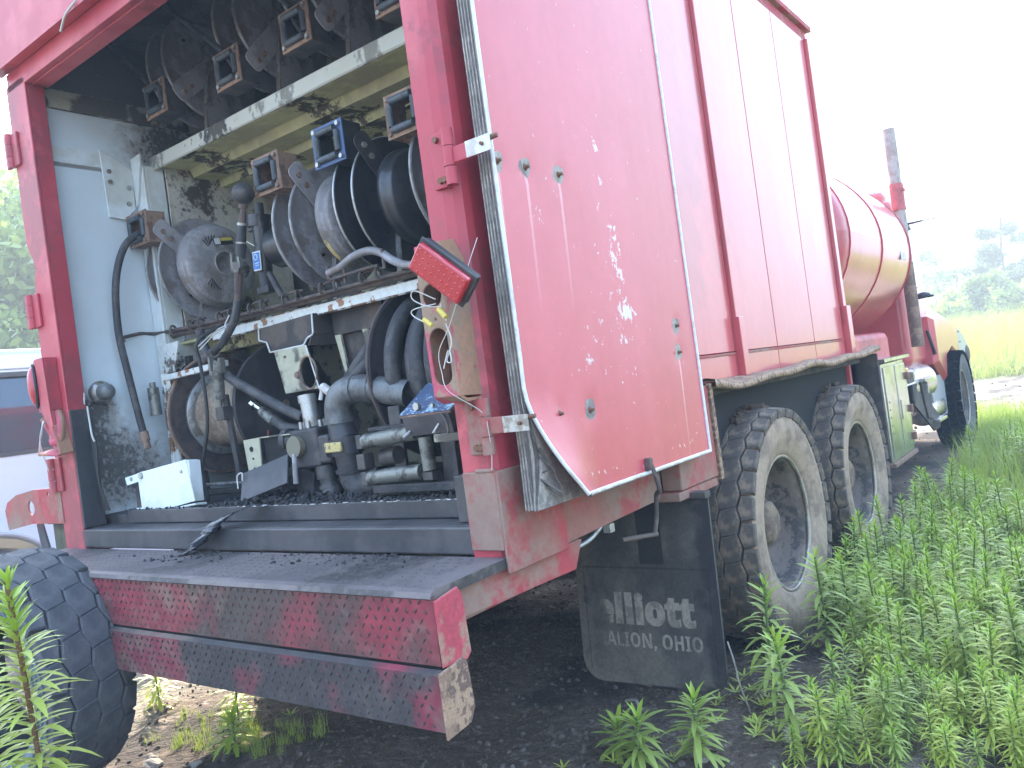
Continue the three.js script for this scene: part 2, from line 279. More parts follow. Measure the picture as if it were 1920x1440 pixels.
// wooded hillside beyond the white van
{
  const g = new THREE.PlaneGeometry(260, 90, 60, 24); const p = g.attributes.position;
  for (let k = 0; k < p.count; k++) {
    const u = p.getX(k), v = p.getY(k) / 90 + 0.5, n = at(NA, Math.round(u * 3 + 900), Math.round(v * 200)), n2 = at(NB, Math.round(u * 4 + 900), Math.round(v * 300));
    p.setXYZ(k, -52 - v * 45 + (n - 0.5) * 6, v * 22 * (0.75 + 0.4 * at(NA, Math.round(u * 1.3 + 700), 40)) + (n2 - 0.5) * 3 - 2, u - 20);
  }
  g.setAttribute('uv', new THREE.Float32BufferAttribute(Array.from({ length: p.count }, (_, k) => [p.getZ(k), p.getY(k) * 1.4]).flat(), 2));
  g.computeVertexNormals();
  const m = new THREE.Mesh(g, std({ map: blotch([0.08, 0.13, 0.04], [0.15, 0.21, 0.055], 0.35, 0.7, 14, { grain: 0.7 }), roughness: 1, bumpMap: bumpRough.clone(), bumpScale: 0.8 }));
  m.material.bumpMap.repeat.set(1 / 9, 1 / 9); m.material.bumpMap.needsUpdate = true;
  m.name = 'hillside'; m.userData.kind = 'structure'; m.receiveShadow = true; scene.add(m);
}

// ---------------------------------------------------------------- the service truck (rear face at z = 0, cab towards -z)
const truck = thing('service_truck', 'red lube service truck with open rear compartment, folded-back door and round tank', 'service truck');
const P = (n, g, m, p = truck) => part(n, g, m, p);

// floor, back wall, roof and the walls of the rear compartment
P('floor', [box6(-1.15, 1.15, 0.90, 0.965, -1.36, -0.13)], M.oil);
P('back_wall', [box6(-1.15, 1.15, 0.965, 3.24, -1.40, -1.36)], M.creamDirty);
P('roof', [box6(-1.22, 1.22, 3.24, 3.30, -3.80, -0.0), box6(-1.22, 1.25, 3.30, 3.335, -3.84, 0.02)], M.rustRedCap);
P('front_wall', [box6(-1.22, 1.22, 0.95, 3.24, -3.80, -3.76)], M.red);
P('left_outer_wall', [box6(-1.22, -1.19, 0.80, 3.24, -3.76, -0.10)], std({ map: blotch([0.26, 0.05, 0.06], [0.14, 0.09, 0.08], 0.3, 0.8, 1.6), roughness: 0.8 }));  // unseen side, coloured dark to cut its red bounce onto the van
{ // left inner wall: its own stains where oil was thrown, low by the sill and beside the upper shelf
  const spots = [[-0.62, 2.72, 0.17, 0.16], [-0.80, 2.78, 0.22, 0.14], [-0.22, 1.25, 0.13, 0.22], [-0.33, 1.12, 0.2, 0.16], [-0.12, 1.4, 0.07, 0.16], [-0.95, 2.3, 0.2, 0.4], [-0.05, 1.1, 0.1, 0.3], [-0.19, 1.46, 0.05, 0.06], [-0.75, 2.35, 0.1, 0.2]];
  const W = 512, H = 1024, map = tex(W, H, (i, j) => {
    const z = -1.36 + 1.36 * i / W, y = 0.96 + 2.28 * j / H, f = at(NC, i * 2, j * 2), n = at(NA, i, j), g = at(NB, i * 3, j * 3);
    let s = 0; for (const [cz, cy, a, b] of spots) s += Math.exp(-(((z - cz) / a) ** 2) - (((y - cy) / b) ** 2));
    s += smooth(2.86, 2.96, y) * 2.0;  // black band above the rib: shade under the ceiling put into the colour
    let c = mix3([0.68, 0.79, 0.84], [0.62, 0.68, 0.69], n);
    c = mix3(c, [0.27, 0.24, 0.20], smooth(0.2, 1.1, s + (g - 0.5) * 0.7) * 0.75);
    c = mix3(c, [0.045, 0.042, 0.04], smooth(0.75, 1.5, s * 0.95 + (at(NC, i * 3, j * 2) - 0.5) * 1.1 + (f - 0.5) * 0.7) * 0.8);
    if (y < 2.66 && Math.abs(y - 2.575) < 0.006) c = mix3(c, [0.12, 0.10, 0.08], 0.7);
    return c;
  });
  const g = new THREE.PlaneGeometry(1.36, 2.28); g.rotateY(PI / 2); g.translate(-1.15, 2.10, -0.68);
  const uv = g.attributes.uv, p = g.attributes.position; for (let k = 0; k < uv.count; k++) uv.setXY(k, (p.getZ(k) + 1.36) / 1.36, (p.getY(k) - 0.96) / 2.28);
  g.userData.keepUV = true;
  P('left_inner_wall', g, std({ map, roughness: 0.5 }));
  P('left_wall_core', box6(-1.19, -1.153, 0.96, 3.24, -1.36, -0.06), M.whiteClean);
  P('wall_rib', extX([[-0.02, 2.92], [-1.3, 2.92], [-1.3, 2.835], [-0.02, 2.835]], -1.148, -1.128), M.creamDirty);
  P('wall_rib', extX([[-0.02, 2.66], [-0.36, 2.66], [-0.36, 2.585], [-0.02, 2.585]], -1.148, -1.136), M.whiteClean);
}
P('right_inner_wall', box6(1.15, 1.158, 0.96, 3.24, -1.36, -0.1), M.creamDirty);
P('ceiling_liner', box6(-1.14, 1.14, 3.2, 3.236, -1.36, -0.06), M.oil);

// rear frame: two posts, header with drip ledge, sill
P('left_post', [extZ([[-1.25, 0.80], [-1.075, 0.80], [-1.075, 2.93], [-1.25, 2.93], [-1.25, 2.23], [-1.236, 2.18], [-1.205, 2.14], [-1.198, 2.10], [-1.215, 2.05], [-1.222, 2.0], [-1.25, 1.96]], -0.014, 0, [], 0.003), box6(-1.09, -1.076, 0.93, 2.93, -0.085, -0.015), box6(-1.25, -1.236, 0.80, 1.95, -0.10, -0.015), box6(-1.25, -1.236, 2.25, 3.24, -0.10, -0.015)], M.redPost);
P('right_post', [extY([[1.145, 0], [1.205, 0], [1.232, -0.008], [1.250, -0.028], [1.256, -0.055], [1.256, -0.17], [1.236, -0.17], [1.236, -0.06], [1.21, -0.02], [1.165, -0.018], [1.165, -0.09], [1.145, -0.09]], 0.80, 3.24)], M.redPost);
P('post_patch_plate', [box6(1.15, 1.262, 0.862, 1.075, 0.003, 0.013), box6(1.259, 1.269, 0.80, 1.075, -0.28, 0.010), rod([1.2, 1.077, 0.01], [1.262, 1.077, 0.01], 0.006)], M.redDusty);
P('header', [box6(-1.235, 1.25, 2.90, 2.985, -0.03, 0.0), box6(-1.07, 1.15, 2.895, 2.91, -0.1, -0.03)], M.redPost);
P('header_panel', [box6(-1.25, 1.25, 2.99, 3.32, 0.0, 0.022), extX([[0.0, 2.985], [0.055, 2.975], [0.055, 2.987], [0.022, 3.0], [0.0, 3.0]], -1.27, 1.25)], M.redPost);
P('sill', [box6(-1.10, 1.15, 0.845, 0.925, -0.02, 0.0, 0.008), box6(-1.10, 1.15, 0.905, 0.925, -0.12, -0.02)], M.oilSmooth);
P('lip_glint', Array.from({ length: 46 }, () => bx(0.004 + R0() * 0.02, 0.0022, 0.003, [lerp(-0.1, 1.05, R0()), 0.986 - R0() * 0.004, -0.1145 + R0() * 0.001])), M.trim).userData.kind = 'stuff';  // pale slivers standing in for bright streaks of shine on the lip
P('floor_lip', [box6(-0.90, 1.13, 0.926, 0.985, -0.135, -0.115, 0.006), box6(1.06, 1.145, 0.926, 1.06, -0.13, -0.05)], M.oilSmooth);
P('left_post_inner_grime', box6(-1.074, -1.06, 0.93, 1.45, -0.1, -0.003), M.oilSmooth);

// right side: panels between battens
const SIDE = 1.22, seams = [-0.17, -1.885, -2.465, -3.105, -3.70];
for (let k = 0; k < 4; k++) P('side_panel', box6(SIDE - 0.02, SIDE, 1.315, 3.24, seams[k + 1] + 0.004, seams[k] - 0.004, 0.003), M.red);
for (let k = 0; k < 4; k++) P('lower_side_panel', box6(SIDE - 0.02, SIDE, 1.195, 1.307, seams[k + 1] + 0.003, seams[k] - 0.003, 0.003), M.red);
P('side_backing', box6(SIDE - 0.05, SIDE - 0.024, 0.82, 3.24, -3.76, -0.16), M.blackGap);
P('batten', [box6(SIDE, SIDE + 0.022, 1.46, 3.24, -1.955, -1.895)], M.red);
P('batten', [box6(SIDE, SIDE + 0.036, 1.20, 1.47, -1.955, -1.89)], M.red);
P('front_batten', [box6(SIDE, SIDE + 0.024, 1.40, 3.24, -3.80, -3.735), box6(SIDE, SIDE + 0.04, 1.20, 1.52, -3.83, -3.735), box6(SIDE - 0.02, SIDE, 1.2, 3.24, -3.80, -3.704)], M.red);
P('seam_flange', [box6(SIDE, SIDE + 0.008, 1.300, 1.312, -3.73, -1.96), box6(SIDE, SIDE + 0.008, 1.300, 1.312, -1.88, -1.2)], M.redDusty);
P('lower_skirt', [extX([[-0.06, 0.80], [-0.29, 0.80], [-0.99, 0.815], [-0.99, 1.19], [-0.06, 1.19]], SIDE - 0.012, SIDE + 0.003), extX([[-0.0, 0.80], [-0.30, 0.80], [-0.32, 0.70], [-0.05, 0.70]], 1.13, 1.16)], M.redDusty);
P('flare_box', [box6(SIDE + 0.004, 1.305, 0.835, 1.195, -1.325, -0.99, 0.008), box6(SIDE - 0.06, 1.30, 0.80, 0.834, -1.32, -0.97, 0.006)], M.redDusty);
P('rusty_corner_edge', [box6(1.296, 1.316, 0.82, 1.2, -1.352, -1.326, 0.004)], M.rustCap);
{ // fender top with its bent, rusted lip
  const n = 34, pos = [], idx = [], wob = z => 0.014 * Math.sin(z * 4.3) + 0.01 * Math.sin(z * 9.1 + 1) + 0.02 * smooth(-2.6, -3.3, z);
  for (let k = 0; k <= n; k++) {
    const z = lerp(-1.34, -4.07, k / n), w = wob(z);
    for (const [x, y] of [[SIDE + 0.004, 1.205], [1.295, 1.205 + w], [1.325 + w * 0.6, 1.198 + w], [1.328 + w * 0.5, 1.172 + w * 0.8], [1.30, 1.165 + w * 0.7], [1.29, 1.19 + w * 0.8]]) pos.push(x, y, z);
  }
  for (let k = 0; k < n; k++) for (let q = 0; q < 5; q++) { const a = k * 6 + q; idx.push(a, a + 1, a + 6, a + 1, a + 7, a + 6); }
  const g = new THREE.BufferGeometry(); g.setAttribute('position', new THREE.Float32BufferAttribute(pos, 3)); g.setIndex(idx); g.computeVertexNormals();
  P('fender_lip', g, M.rustCap);
  P('wheel_well', [box6(0.55, SIDE, 1.14, 1.19, -4.05, -1.30), box6(0.53, 0.56, 0.75, 1.18, -4.05, -1.0), box6(0.56, 1.28, 0.82, 1.19, -1.345, -1.328), box6(0.56, 1.19, 0.45, 1.19, -4.09, -4.06)], M.under);
  P('fender_front_panel', [box6(1.10, 1.325, 0.46, 1.19, -4.085, -4.06)], M.under);
}

// the right rear door, folded right back along the side
const doorX = 1.312, D = sub('rear_door', truck);
for (let k = 0; k < 9; k++) { // plywood plies on edge
  const t = 0.044 / 9, x = doorX + k * t, ragged = k > 5 ? 0.05 * (k - 5) : 0;
  P('ply', extX([[-0.035 - (k % 2) * 0.003, 0.955 + rr(0, 0.008)], [-1.135, 0.955], [-1.135, 3.22], [-0.035 - (k % 2) * 0.003, 3.22], [-0.035 - rr(0, 0.004), 1.28], [-0.036 - rr(0, 0.004) - ragged * 0.25, 1.1]], x + 0.0004, x + t - 0.0004), k % 2 ? M.plyDark : M.plyLight, D);
}
P('splinter', [0, 1, 2, 3, 4, 5, 6].map(k => rod([doorX + 0.036 + rr(0, 0.01), 0.96 + rr(0, 0.16), -0.05 - rr(0, 0.03)], [doorX + 0.05 + rr(0, 0.03), 0.95 + rr(-0.01, 0.16), -0.07 - rr(0, 0.06)], 0.004, 0.0015, 5)), M.plyDark, D);
{
  const W = 512, H = 1024, chips = [[-0.603, 2.008, 0.02, 0.03, 0.9], [-0.6, 1.897, 0.03, 0.025, 0.7], [-0.623, 1.727, 0.04, 0.07, 0.7], [-0.636, 1.651, 0.035, 0.05, 0.75], [-0.65, 1.56, 0.025, 0.06, 0.6], [-0.674, 1.469, 0.06, 0.025, 1.3], [-0.64, 1.49, 0.05, 0.03, 0.9], [-0.628, 1.392, 0.045, 0.018, 1.1], [-0.237, 1.765, 0.05, 0.022, 0.8], [-0.315, 1.82, 0.02, 0.04, 0.6], [-0.643, 1.297, 0.06, 0.03, 0.7], [-0.43, 1.39, 0.09, 0.08, 0.5], [-0.35, 1.33, 0.08, 0.05, 0.45], [-1.065, 1.05, 0.03, 0.03, 0.8], [-0.96, 1.01, 0.07, 0.02, 0.8], [-0.42, 1.0, 0.16, 0.012, 0.7], [-0.2, 1.03, 0.07, 0.03, 0.6], [-0.25, 1.9, 0.02, 0.012, 0.7], [-0.62, 1.60, 0.14, 0.4, 0.25]];
  const map = tex(W, H, (i, j) => {
    const z = -1.15 + 1.11 * i / W, y = 0.955 + 2.27 * j / H, f = at(NC, i, j), f2 = at(NC, i * 2 + 50, j), n = at(NA, i >> 1, j >> 1), st = at(NB, i * 2, j >> 4);
    let c = mix3(RED, [0.58, 0.095, 0.125], smooth(0.3, 0.8, n) * 0.6 + (st - 0.5) * 0.35);
    c = mul3(c, 1 + (f - 0.5) * 0.08);
    for (const [bz, by] of [[-0.356, 1.889], [-0.188, 1.888], [-0.059, 1.887], [-1.0, 1.333]]) if (y < by && y > by - 0.42 && Math.abs(z - bz - (by - y) * 0.04) < 0.006) c = mix3(c, [0.75, 0.42, 0.42], 0.6 * (1 - (by - y) / 0.42));
    let s = 0; for (const [cz, cy, a, b, k] of chips) s += k * Math.exp(-(((z - cz) / a) ** 2) - (((y - cy) / b) ** 2));
    s += 0.12 * smooth(1.08, 0.96, y);
    const w = smooth(0.80, 0.90, s * 0.62 + (at(NC, i * 2, j * 2) - 0.5) * 1.25 + (f2 - 0.5) * 0.5 + 0.08) * 0.9;
    return mix3(c, [0.62, 0.58, 0.56], w);
  });
  const g = new THREE.PlaneGeometry(1.11, 2.27, 44, 80); g.rotateY(PI / 2); g.translate(0, 2.09, -0.595);
  const p = g.attributes.position, uv = g.attributes.uv;
  for (let k = 0; k < p.count; k++) {
    const z = p.getZ(k), y = p.getY(k); uv.setXY(k, (z + 1.15) / 1.11, (y - 0.955) / 2.27);
    const t = clamp((1.26 - y) / 0.30), s = clamp((z + 0.36) / 0.32), curl = Math.pow(s, 1.3) * Math.pow(t, 1.4);
    let x = doorX + 0.0455 + 0.002 * (at(NA, Math.round(z * 110 + 400), Math.round(y * 110)) - 0.5) + 0.085 * curl;
    for (const [bz, by] of [[-0.356, 1.889], [-0.188, 1.888], [-0.059, 1.887], [-0.191, 1.198], [-0.355, 1.192], [-1.009, 1.428], [-1.001, 1.333]]) x -= 0.006 * Math.exp(-((z - bz) ** 2 + (y - by) ** 2) / 0.0007);
    p.setXYZ(k, x, y + 0.02 * curl, z - 0.11 * curl);
  }
  g.computeVertexNormals(); g.userData.keepUV = true;
  P('door_skin', g, std({ map, roughness: 0.46, clearcoat: 0.7, clearcoatRoughness: 0.22, bumpMap: bumpWide, bumpScale: 0.003 }), D);
  // pale edging along the skin's edges
  const edge = []; for (let k = 0; k <= 16; k++) { const y = lerp(3.22, 0.957, k / 16), t = clamp((1.26 - y) / 0.30), c = Math.pow(t, 1.4); edge.push([doorX + 0.047 + 0.085 * c, y + 0.02 * c, -0.040 - 0.11 * c]); }
  const low = []; for (let k = 0; k <= 12; k++) { const z0 = lerp(-0.04, -1.15, k / 12), s = clamp((z0 + 0.36) / 0.32), c = Math.pow(s, 1.3); low.push([doorX + 0.047 + 0.085 * c, 0.957 + 0.02 * c, z0 - 0.11 * c]); }
  P('skin_edging', [tube(edge, 0.0055, 60, 6), tube(low, 0.007, 40, 6), tube([[doorX + 0.047, 0.957, -1.15], [doorX + 0.047, 2, -1.15], [doorX + 0.047, 3.22, -1.15]], 0.0065, 20, 6)], M.trim, D);
  for (const [z, y, s] of [[-0.059, 1.887, 1], [-0.188, 1.888, 1], [-0.356, 1.889, 1], [-1.009, 1.428, 0.8], [-1.001, 1.333, 0.8], [-0.191, 1.198, 1], [-0.355, 1.192, 1]]) P('bolt', [latheX([[0, 0.014], [0.005, 0.014], [0.005, 0.004], [0.009 * s, 0.003], [0.0105 * s, 0], [0, 0]], 10, [doorX + 0.043, y, z])], M.boltRust, D);
  P('latch_rod', [tube([[1.375, 0.985, -0.646], [1.385, 0.95, -0.646], [1.385, 0.90, -0.66], [1.35, 0.875, -0.70], [1.33, 0.80, -0.72], [1.325, 0.745, -0.70]], 0.0075, 30, 8), rod([1.33, 0.745, -0.71], [1.26, 0.75, -0.60], 0.008), bx(0.022, 0.04, 0.022, [1.368, 0.985, -0.646])], M.rust, D);
}
function hinge(y, left, rustEnd) {
  const h = sub('hinge', truck), s = left ? -1 : 1, x = s * 1.245, red = rustEnd ? M.redDusty : M.redPost;
  P('leaf_plate', [box6(x - s * 0.055, x + s * 0.002, y - 0.075, y + 0.075, 0.0, 0.012)], red, h);
  P('knuckle', [rod([x + s * 0.012, y - 0.075, 0.014], [x + s * 0.012, y - 0.028, 0.014], 0.017), rod([x + s * 0.012, y - 0.026, 0.014], [x + s * 0.012, y + 0.026, 0.014], 0.018), rod([x + s * 0.012, y + 0.028, 0.014], [x + s * 0.012, y + 0.075, 0.014], 0.017)], red, h);
  for (const [dx, dy] of left ? [[-0.01, 0.05], [-0.01, -0.05]] : [[0.045, 0.055], [0.045, -0.055], [0.02, -0.055]]) P('hinge_bolt', bolt([x - s * dx * 0.6, y + dy, 0.016], 0.009, 0.012), M.boltRust, h);
  if (!left) {
    P('strap', [box6(1.262, 1.372, y - 0.022, y + 0.022, 0.008, 0.018)], red, h);
    P('strap_end', [box6(1.318, 1.40, y - 0.0215, y + 0.0215, 0.0175, 0.0205)], rustEnd ? M.zinc : M.trim, h);
    P('strap_bolt', [bolt([1.375, y, 0.024], 0.005, 0.01), rod([1.385, y + 0.012, 0.01], [1.415, y + 0.014, 0.006], 0.008, 0.006, 6)], M.boltRust, h);
  } else P('empty_strap', [box6(-1.30, -1.262, y - 0.075, y - 0.03, 0.0, 0.02), box6(-1.30, -1.262, y + 0.03, y + 0.075, 0.0, 0.02), box6(-1.30, -1.286, y - 0.03, y + 0.03, 0.0, 0.02)], red, h);
}
hinge(1.915, false, false); hinge(1.195, false, true);
hinge(2.645, true); hinge(1.915, true); hinge(1.175, true);

// rear bumper step
const B = sub('rear_bumper', truck), BZ = 0.30;
P('step_top', [extX([[0.0, 0.842], [BZ - 0.012, 0.838], [BZ + 0.003, 0.833], [BZ + 0.009, 0.82], [BZ, 0.812], [0.0, 0.815]], -1.26, 1.258)], M.dustTop, B);
P('upper_plate', [extX([[BZ - 0.002, 0.826], [BZ + 0.004, 0.822], [BZ + 0.006, 0.660], [BZ - 0.002, 0.660]], -1.26, 1.262)], M.redTread, B);
P('lower_plate', [extX([[BZ + 0.006, 0.652], [BZ + 0.024, 0.644], [BZ + 0.026, 0.512], [BZ + 0.012, 0.512], [BZ - 0.008, 0.644]], -1.26, 1.268)], M.redTreadDark, B);
P('groove', box6(-1.25, 1.255, 0.64, 0.665, BZ - 0.06, BZ - 0.004), M.blackGap, B);
P('bumper_underside', [box6(-1.24, 1.2, 0.53, 0.80, BZ - 0.11, BZ - 0.09), box6(-1.24, 1.24, 0.508, 0.526, BZ - 0.09, BZ + 0.012)], M.under, B);
P('upper_end_cap', [extX([[BZ + 0.004, 0.812], [BZ - 0.075, 0.825], [BZ - 0.088, 0.805], [BZ - 0.095, 0.665], [BZ - 0.08, 0.652], [BZ + 0.002, 0.660]], 1.262, 1.272, [], 0.003)], M.rustRedCap, B);
P('lower_end_cap', [extX([[BZ + 0.026, 0.648], [BZ - 0.055, 0.660], [BZ - 0.068, 0.648], [BZ - 0.075, 0.538], [BZ - 0.055, 0.508], [BZ + 0.026, 0.500]], 1.268, 1.279, [], 0.003)], M.rustCap, B);
P('step_side_channel', [extX([[BZ - 0.02, 0.812], [BZ - 0.10, 0.735], [-0.35, 0.72], [-0.40, 0.80], [-0.02, 0.81]], 1.205, 1.235), box6(1.05, 1.21, 0.715, 0.725, -0.35, BZ - 0.1)], M.redDusty, B);
{ // raised lugs of the tread plate: every other one turned across
  const lug = new THREE.SphereGeometry(1, 6, 4), up = [], lo = [], top = [];
  for (let r = 0; r < 7; r++) for (let k = 0; k < 78; k++) up.push(M4([-1.24 + k * 0.0319 + (r % 2) * 0.016, 0.811 - r * 0.0233, BZ + 0.0055], [0, 0, (k + r) % 2 ? 0.75 : -0.75], [0.0095, 0.0034, 0.0023]));
  for (let r = 0; r < 6; r++) for (let k = 0; k < 78; k++) lo.push(M4([-1.24 + k * 0.0319 + (r % 2) * 0.016, 0.633 - r * 0.0216, BZ + 0.0255], [0, 0, (k + r) % 2 ? 0.75 : -0.75], [0.0095, 0.0034, 0.0023]));
  for (let r = 0; r < 8; r++) for (let k = 0; k < 62; k++) top.push(M4([-1.22 + k * 0.039 + (r % 2) * 0.02, 0.8415 - 0.004 * r / 8, 0.03 + r * 0.034], [PI / 2, 0, (k + r) % 2 ? 0.75 : -0.75], [0.011, 0.004, 0.0016]));
  stuffPart('tread_lugs', lug, M.redTread, up, B); stuffPart('tread_lugs', lug, M.redTreadDark, lo, B); stuffPart('tread_lugs', lug, M.dustTop, top, B);
}

// shelves
const lipGeo = (y0, y1, x0, x1, z) => extX([[z, y0], [z + 0.006, y0 + 0.006], [z + 0.006, y1 - 0.008], [z - 0.004, y1], [z - 0.03, y1], [z - 0.03, y1 - 0.006], [z - 0.006, y1 - 0.006], [z - 0.006, y0]], x0, x1);
const S1 = sub('upper_shelf', truck), S2 = sub('middle_shelf', truck);
P('shelf_plate', [box6(-1.10, 1.14, 2.615, 2.63, -1.30, -0.57)], M.cream, S1);
P('front_lip', [lipGeo(2.58, 2.65, -1.08, 1.13, -0.55)], M.lipOil, S1);
for (const [z, d, h] of [[-0.585, 0.14, 0.012], [-0.735, 0.15, 0.045], [-0.895, 0.16, 0.075], [-1.065, 0.2, 0.10]]) P('channel', [extX([[z, 2.614], [z - 0.02, 2.614 - h], [z - d + 0.01, 2.614 - h], [z - d, 2.614]], -1.09, 1.13, [], 0.003)], M.cream, S1);
P('shelf_plate', [box6(-1.10, 1.14, 1.715, 1.73, -1.30, -0.57)], M.cream, S2);
P('front_lip', [lipGeo(1.69, 1.74, -0.75, 1.13, -0.55)], M.whiteRust, S2);
P('channel', [extX([[-0.70, 1.714], [-0.712, 1.66], [-0.80, 1.66], [-0.812, 1.714]], -1.09, 1.13)], M.cream, S2);
P('channel', [extX([[-0.95, 1.714], [-0.962, 1.63], [-1.08, 1.63], [-1.092, 1.714]], -1.09, 1.13)], M.cream, S2);
P('shelf_upright', [box6(-1.146, -1.06, 1.40, 2.60, -0.505, -0.49), box6(-1.075, -1.06, 1.40, 2.60, -0.60, -0.505)], M.whiteClean);
P('shelf_side_panel', [box6(-1.055, -1.045, 1.735, 2.6, -1.3, -0.60)], M.creamPale);
P('gusset', [extX([[-0.33, 2.67], [-0.40, 2.64], [-0.476, 2.59], [-0.47, 2.40], [-0.416, 2.345], [-0.338, 2.352]], -1.142, -1.132, [], 0.003)], M.whiteClean);
P('gusset', [extZ([[-1.135, 2.645], [-1.05, 2.65], [-1.055, 2.60], [-1.12, 2.42], [-1.135, 2.41]], -0.487, -0.478)], M.whiteClean);
P('gusset', [extZ([[-1.12, 1.72], [-0.93, 1.72], [-1.06, 1.45], [-1.12, 1.45]], -0.487, -0.478), extX([[-0.48, 1.72], [-0.9, 1.72], [-0.9, 1.66], [-0.52, 1.42], [-0.48, 1.42]], -1.06, -1.05)], M.whiteRust);
P('gusset', [extX([[-0.86, 2.52], [-1.06, 2.52], [-0.9, 2.30]], -0.6, -0.592)], M.cream);
for (const p of [[-1.131, 2.57, -0.36], [-1.131, 2.52, -0.36], [-1.131, 2.50, -0.45], [-1.131, 2.42, -0.44]]) P('gusset_bolt', bolt(p, 0.012, 0.012, 'x'), M.zinc);

// marker lamp on the left inner wall
{ const L = sub('wall_lamp', truck); P('lamp_base', latheX([[0, 0], [0.055, 0], [0.055, 0.012], [0.04, 0.03], [0, 0.03]], 20, [-1.148, 1.52, -0.19]), M.zinc, L); P('lamp_lens', latheX([[0.036, 0.028], [0.036, 0.07], [0.026, 0.088], [0, 0.092]], 20, [-1.148, 1.52, -0.19]), std({ color: [0.16, 0.17, 0.17], roughness: 0.35 }), L); P('lamp_wire', tube([[-1.14, 1.48, -0.16], [-1.143, 1.46, -0.12], [-1.145, 1.47, -0.06]], 0.003), M.wireDark, L); }

// tail lamp brackets
{
  const T = sub('tail_lamp_bracket', truck);
  P('bracket_face', extZ([[1.150, 1.29], [1.146, 1.50], [1.148, 1.69], [1.225, 1.69], [1.232, 1.52], [1.228, 1.285]], 0.072, 0.080, [slot2(1.190, 1.392, 0.034, 0.078), ring2(1.188, 1.555, 0.034), ring2(1.19, 1.492, 0.005, 0.006, 8)], 0.002), M.rustPink, T);
  P('bracket_side', extX([[0.079, 1.285], [0.079, 1.69], [0.02, 1.70], [-0.045, 1.60], [-0.06, 1.50], [-0.06, 1.28]], 1.229, 1.237), M.rustPink, T);
  P('bracket_bottom', [extX([[0.079, 1.286], [0.05, 1.268], [-0.06, 1.268], [-0.06, 1.276], [0.048, 1.277], [0.075, 1.292]], 1.15, 1.235), box6(1.147, 1.153, 1.28, 1.69, 0.003, 0.074)], M.rustPink, T);
  P('bracket_back', box6(1.155, 1.228, 1.285, 1.68, 0.005, 0.012), std({ color: [0.10, 0.045, 0.045], roughness: 0.8 }), T);
  const L = sub('left_tail_lamp_bracket', truck);
  P('bracket_box', [extZ([[-1.190, 1.46], [-1.190, 1.685], [-1.115, 1.685], [-1.105, 1.46], [-1.085, 1.33], [-1.11, 1.31], [-1.145, 1.40]], 0.05, 0.058), extY([[-1.188, 0.058], [-1.272, 0.030], [-1.272, 0.022], [-1.188, 0.049]], 1.46, 1.685), box6(-1.272, -1.264, 1.46, 1.685, 0.0, 0.028), extY([[-1.115, 0.0], [-1.115, 0.058], [-1.19, 0.058], [-1.272, 0.03], [-1.272, 0.0]], 1.685, 1.692), box6(-1.121, -1.113, 1.46, 1.685, 0.0, 0.05)], M.redPost, L);
  P('torn_plate', [tube([[-1.24, 1.43, 0.03], [-1.19, 1.35, 0.02], [-1.13, 1.32, 0.05], [-1.08, 1.33, 0.045], [-1.08, 1.40, 0.03], [-1.12, 1.45, 0.02]], 0.018, 30, 6), bx(0.15, 0.012, 0.07, [-1.15, 1.275, 0.04], [0.2, 0.1, -0.1]), bx(0.012, 0.13, 0.06, [-1.075, 1.33, 0.035], [0.1, 0, 0.12])], M.rustPink, L);
  const lens = new THREE.SphereGeometry(1, 20, 14); lens.scale(0.037, 0.090, 0.032); lens.rotateZ(0.05); lens.rotateY(-0.32); lens.translate(-1.232, 1.578, 0.050);
  P('red_lens', lens, M.lensRed, L);
  const rim = new THREE.TorusGeometry(1, 0.10, 8, 26); rim.scale(0.041, 0.094, 0.06); rim.rotateZ(0.05); rim.rotateY(-0.32); rim.translate(-1.232, 1.578, 0.052);
  P('lens_gasket', rim, M.black, L);
  P('loose_wire', [tube([[-1.2, 1.42, 0.05], [-1.17, 1.37, 0.075], [-1.185, 1.33, 0.08], [-1.235, 1.27, 0.07]], 0.004), tube([[-1.19, 1.42, 0.05], [-1.155, 1.385, 0.08], [-1.175, 1.32, 0.085], [-1.19, 1.2, 0.06]], 0.0025)], M.wire, L);
  P('side_bracket', [extZ([[-1.235, 1.115], [-1.50, 1.115], [-1.70, 1.095], [-1.81, 1.06], [-1.845, 1.02], [-1.83, 0.925], [-1.56, 0.955], [-1.235, 0.955]], -0.004, 0.004, [ring2(-1.55, 1.03, 0.034), ring2(-1.36, 1.09, 0.012)])], M.redDusty);
  P('left_mud_guard', [extZ([[-1.60, 0.945], [-1.545, 0.955], [-1.45, 0.70], [-1.55, 0.70]], -0.04, -0.03)], M.rubber);
  P('left_flare', [box6(-1.50, -1.23, 0.80, 0.945, -0.6, -0.06), box6(-1.49, -1.23, 0.945, 0.957, -1.1, -0.03)], std({ map: blotch([0.09, 0.11, 0.075], [0.06, 0.065, 0.05], 0.4, 0.7, 0.5), roughness: 0.7 }));
}

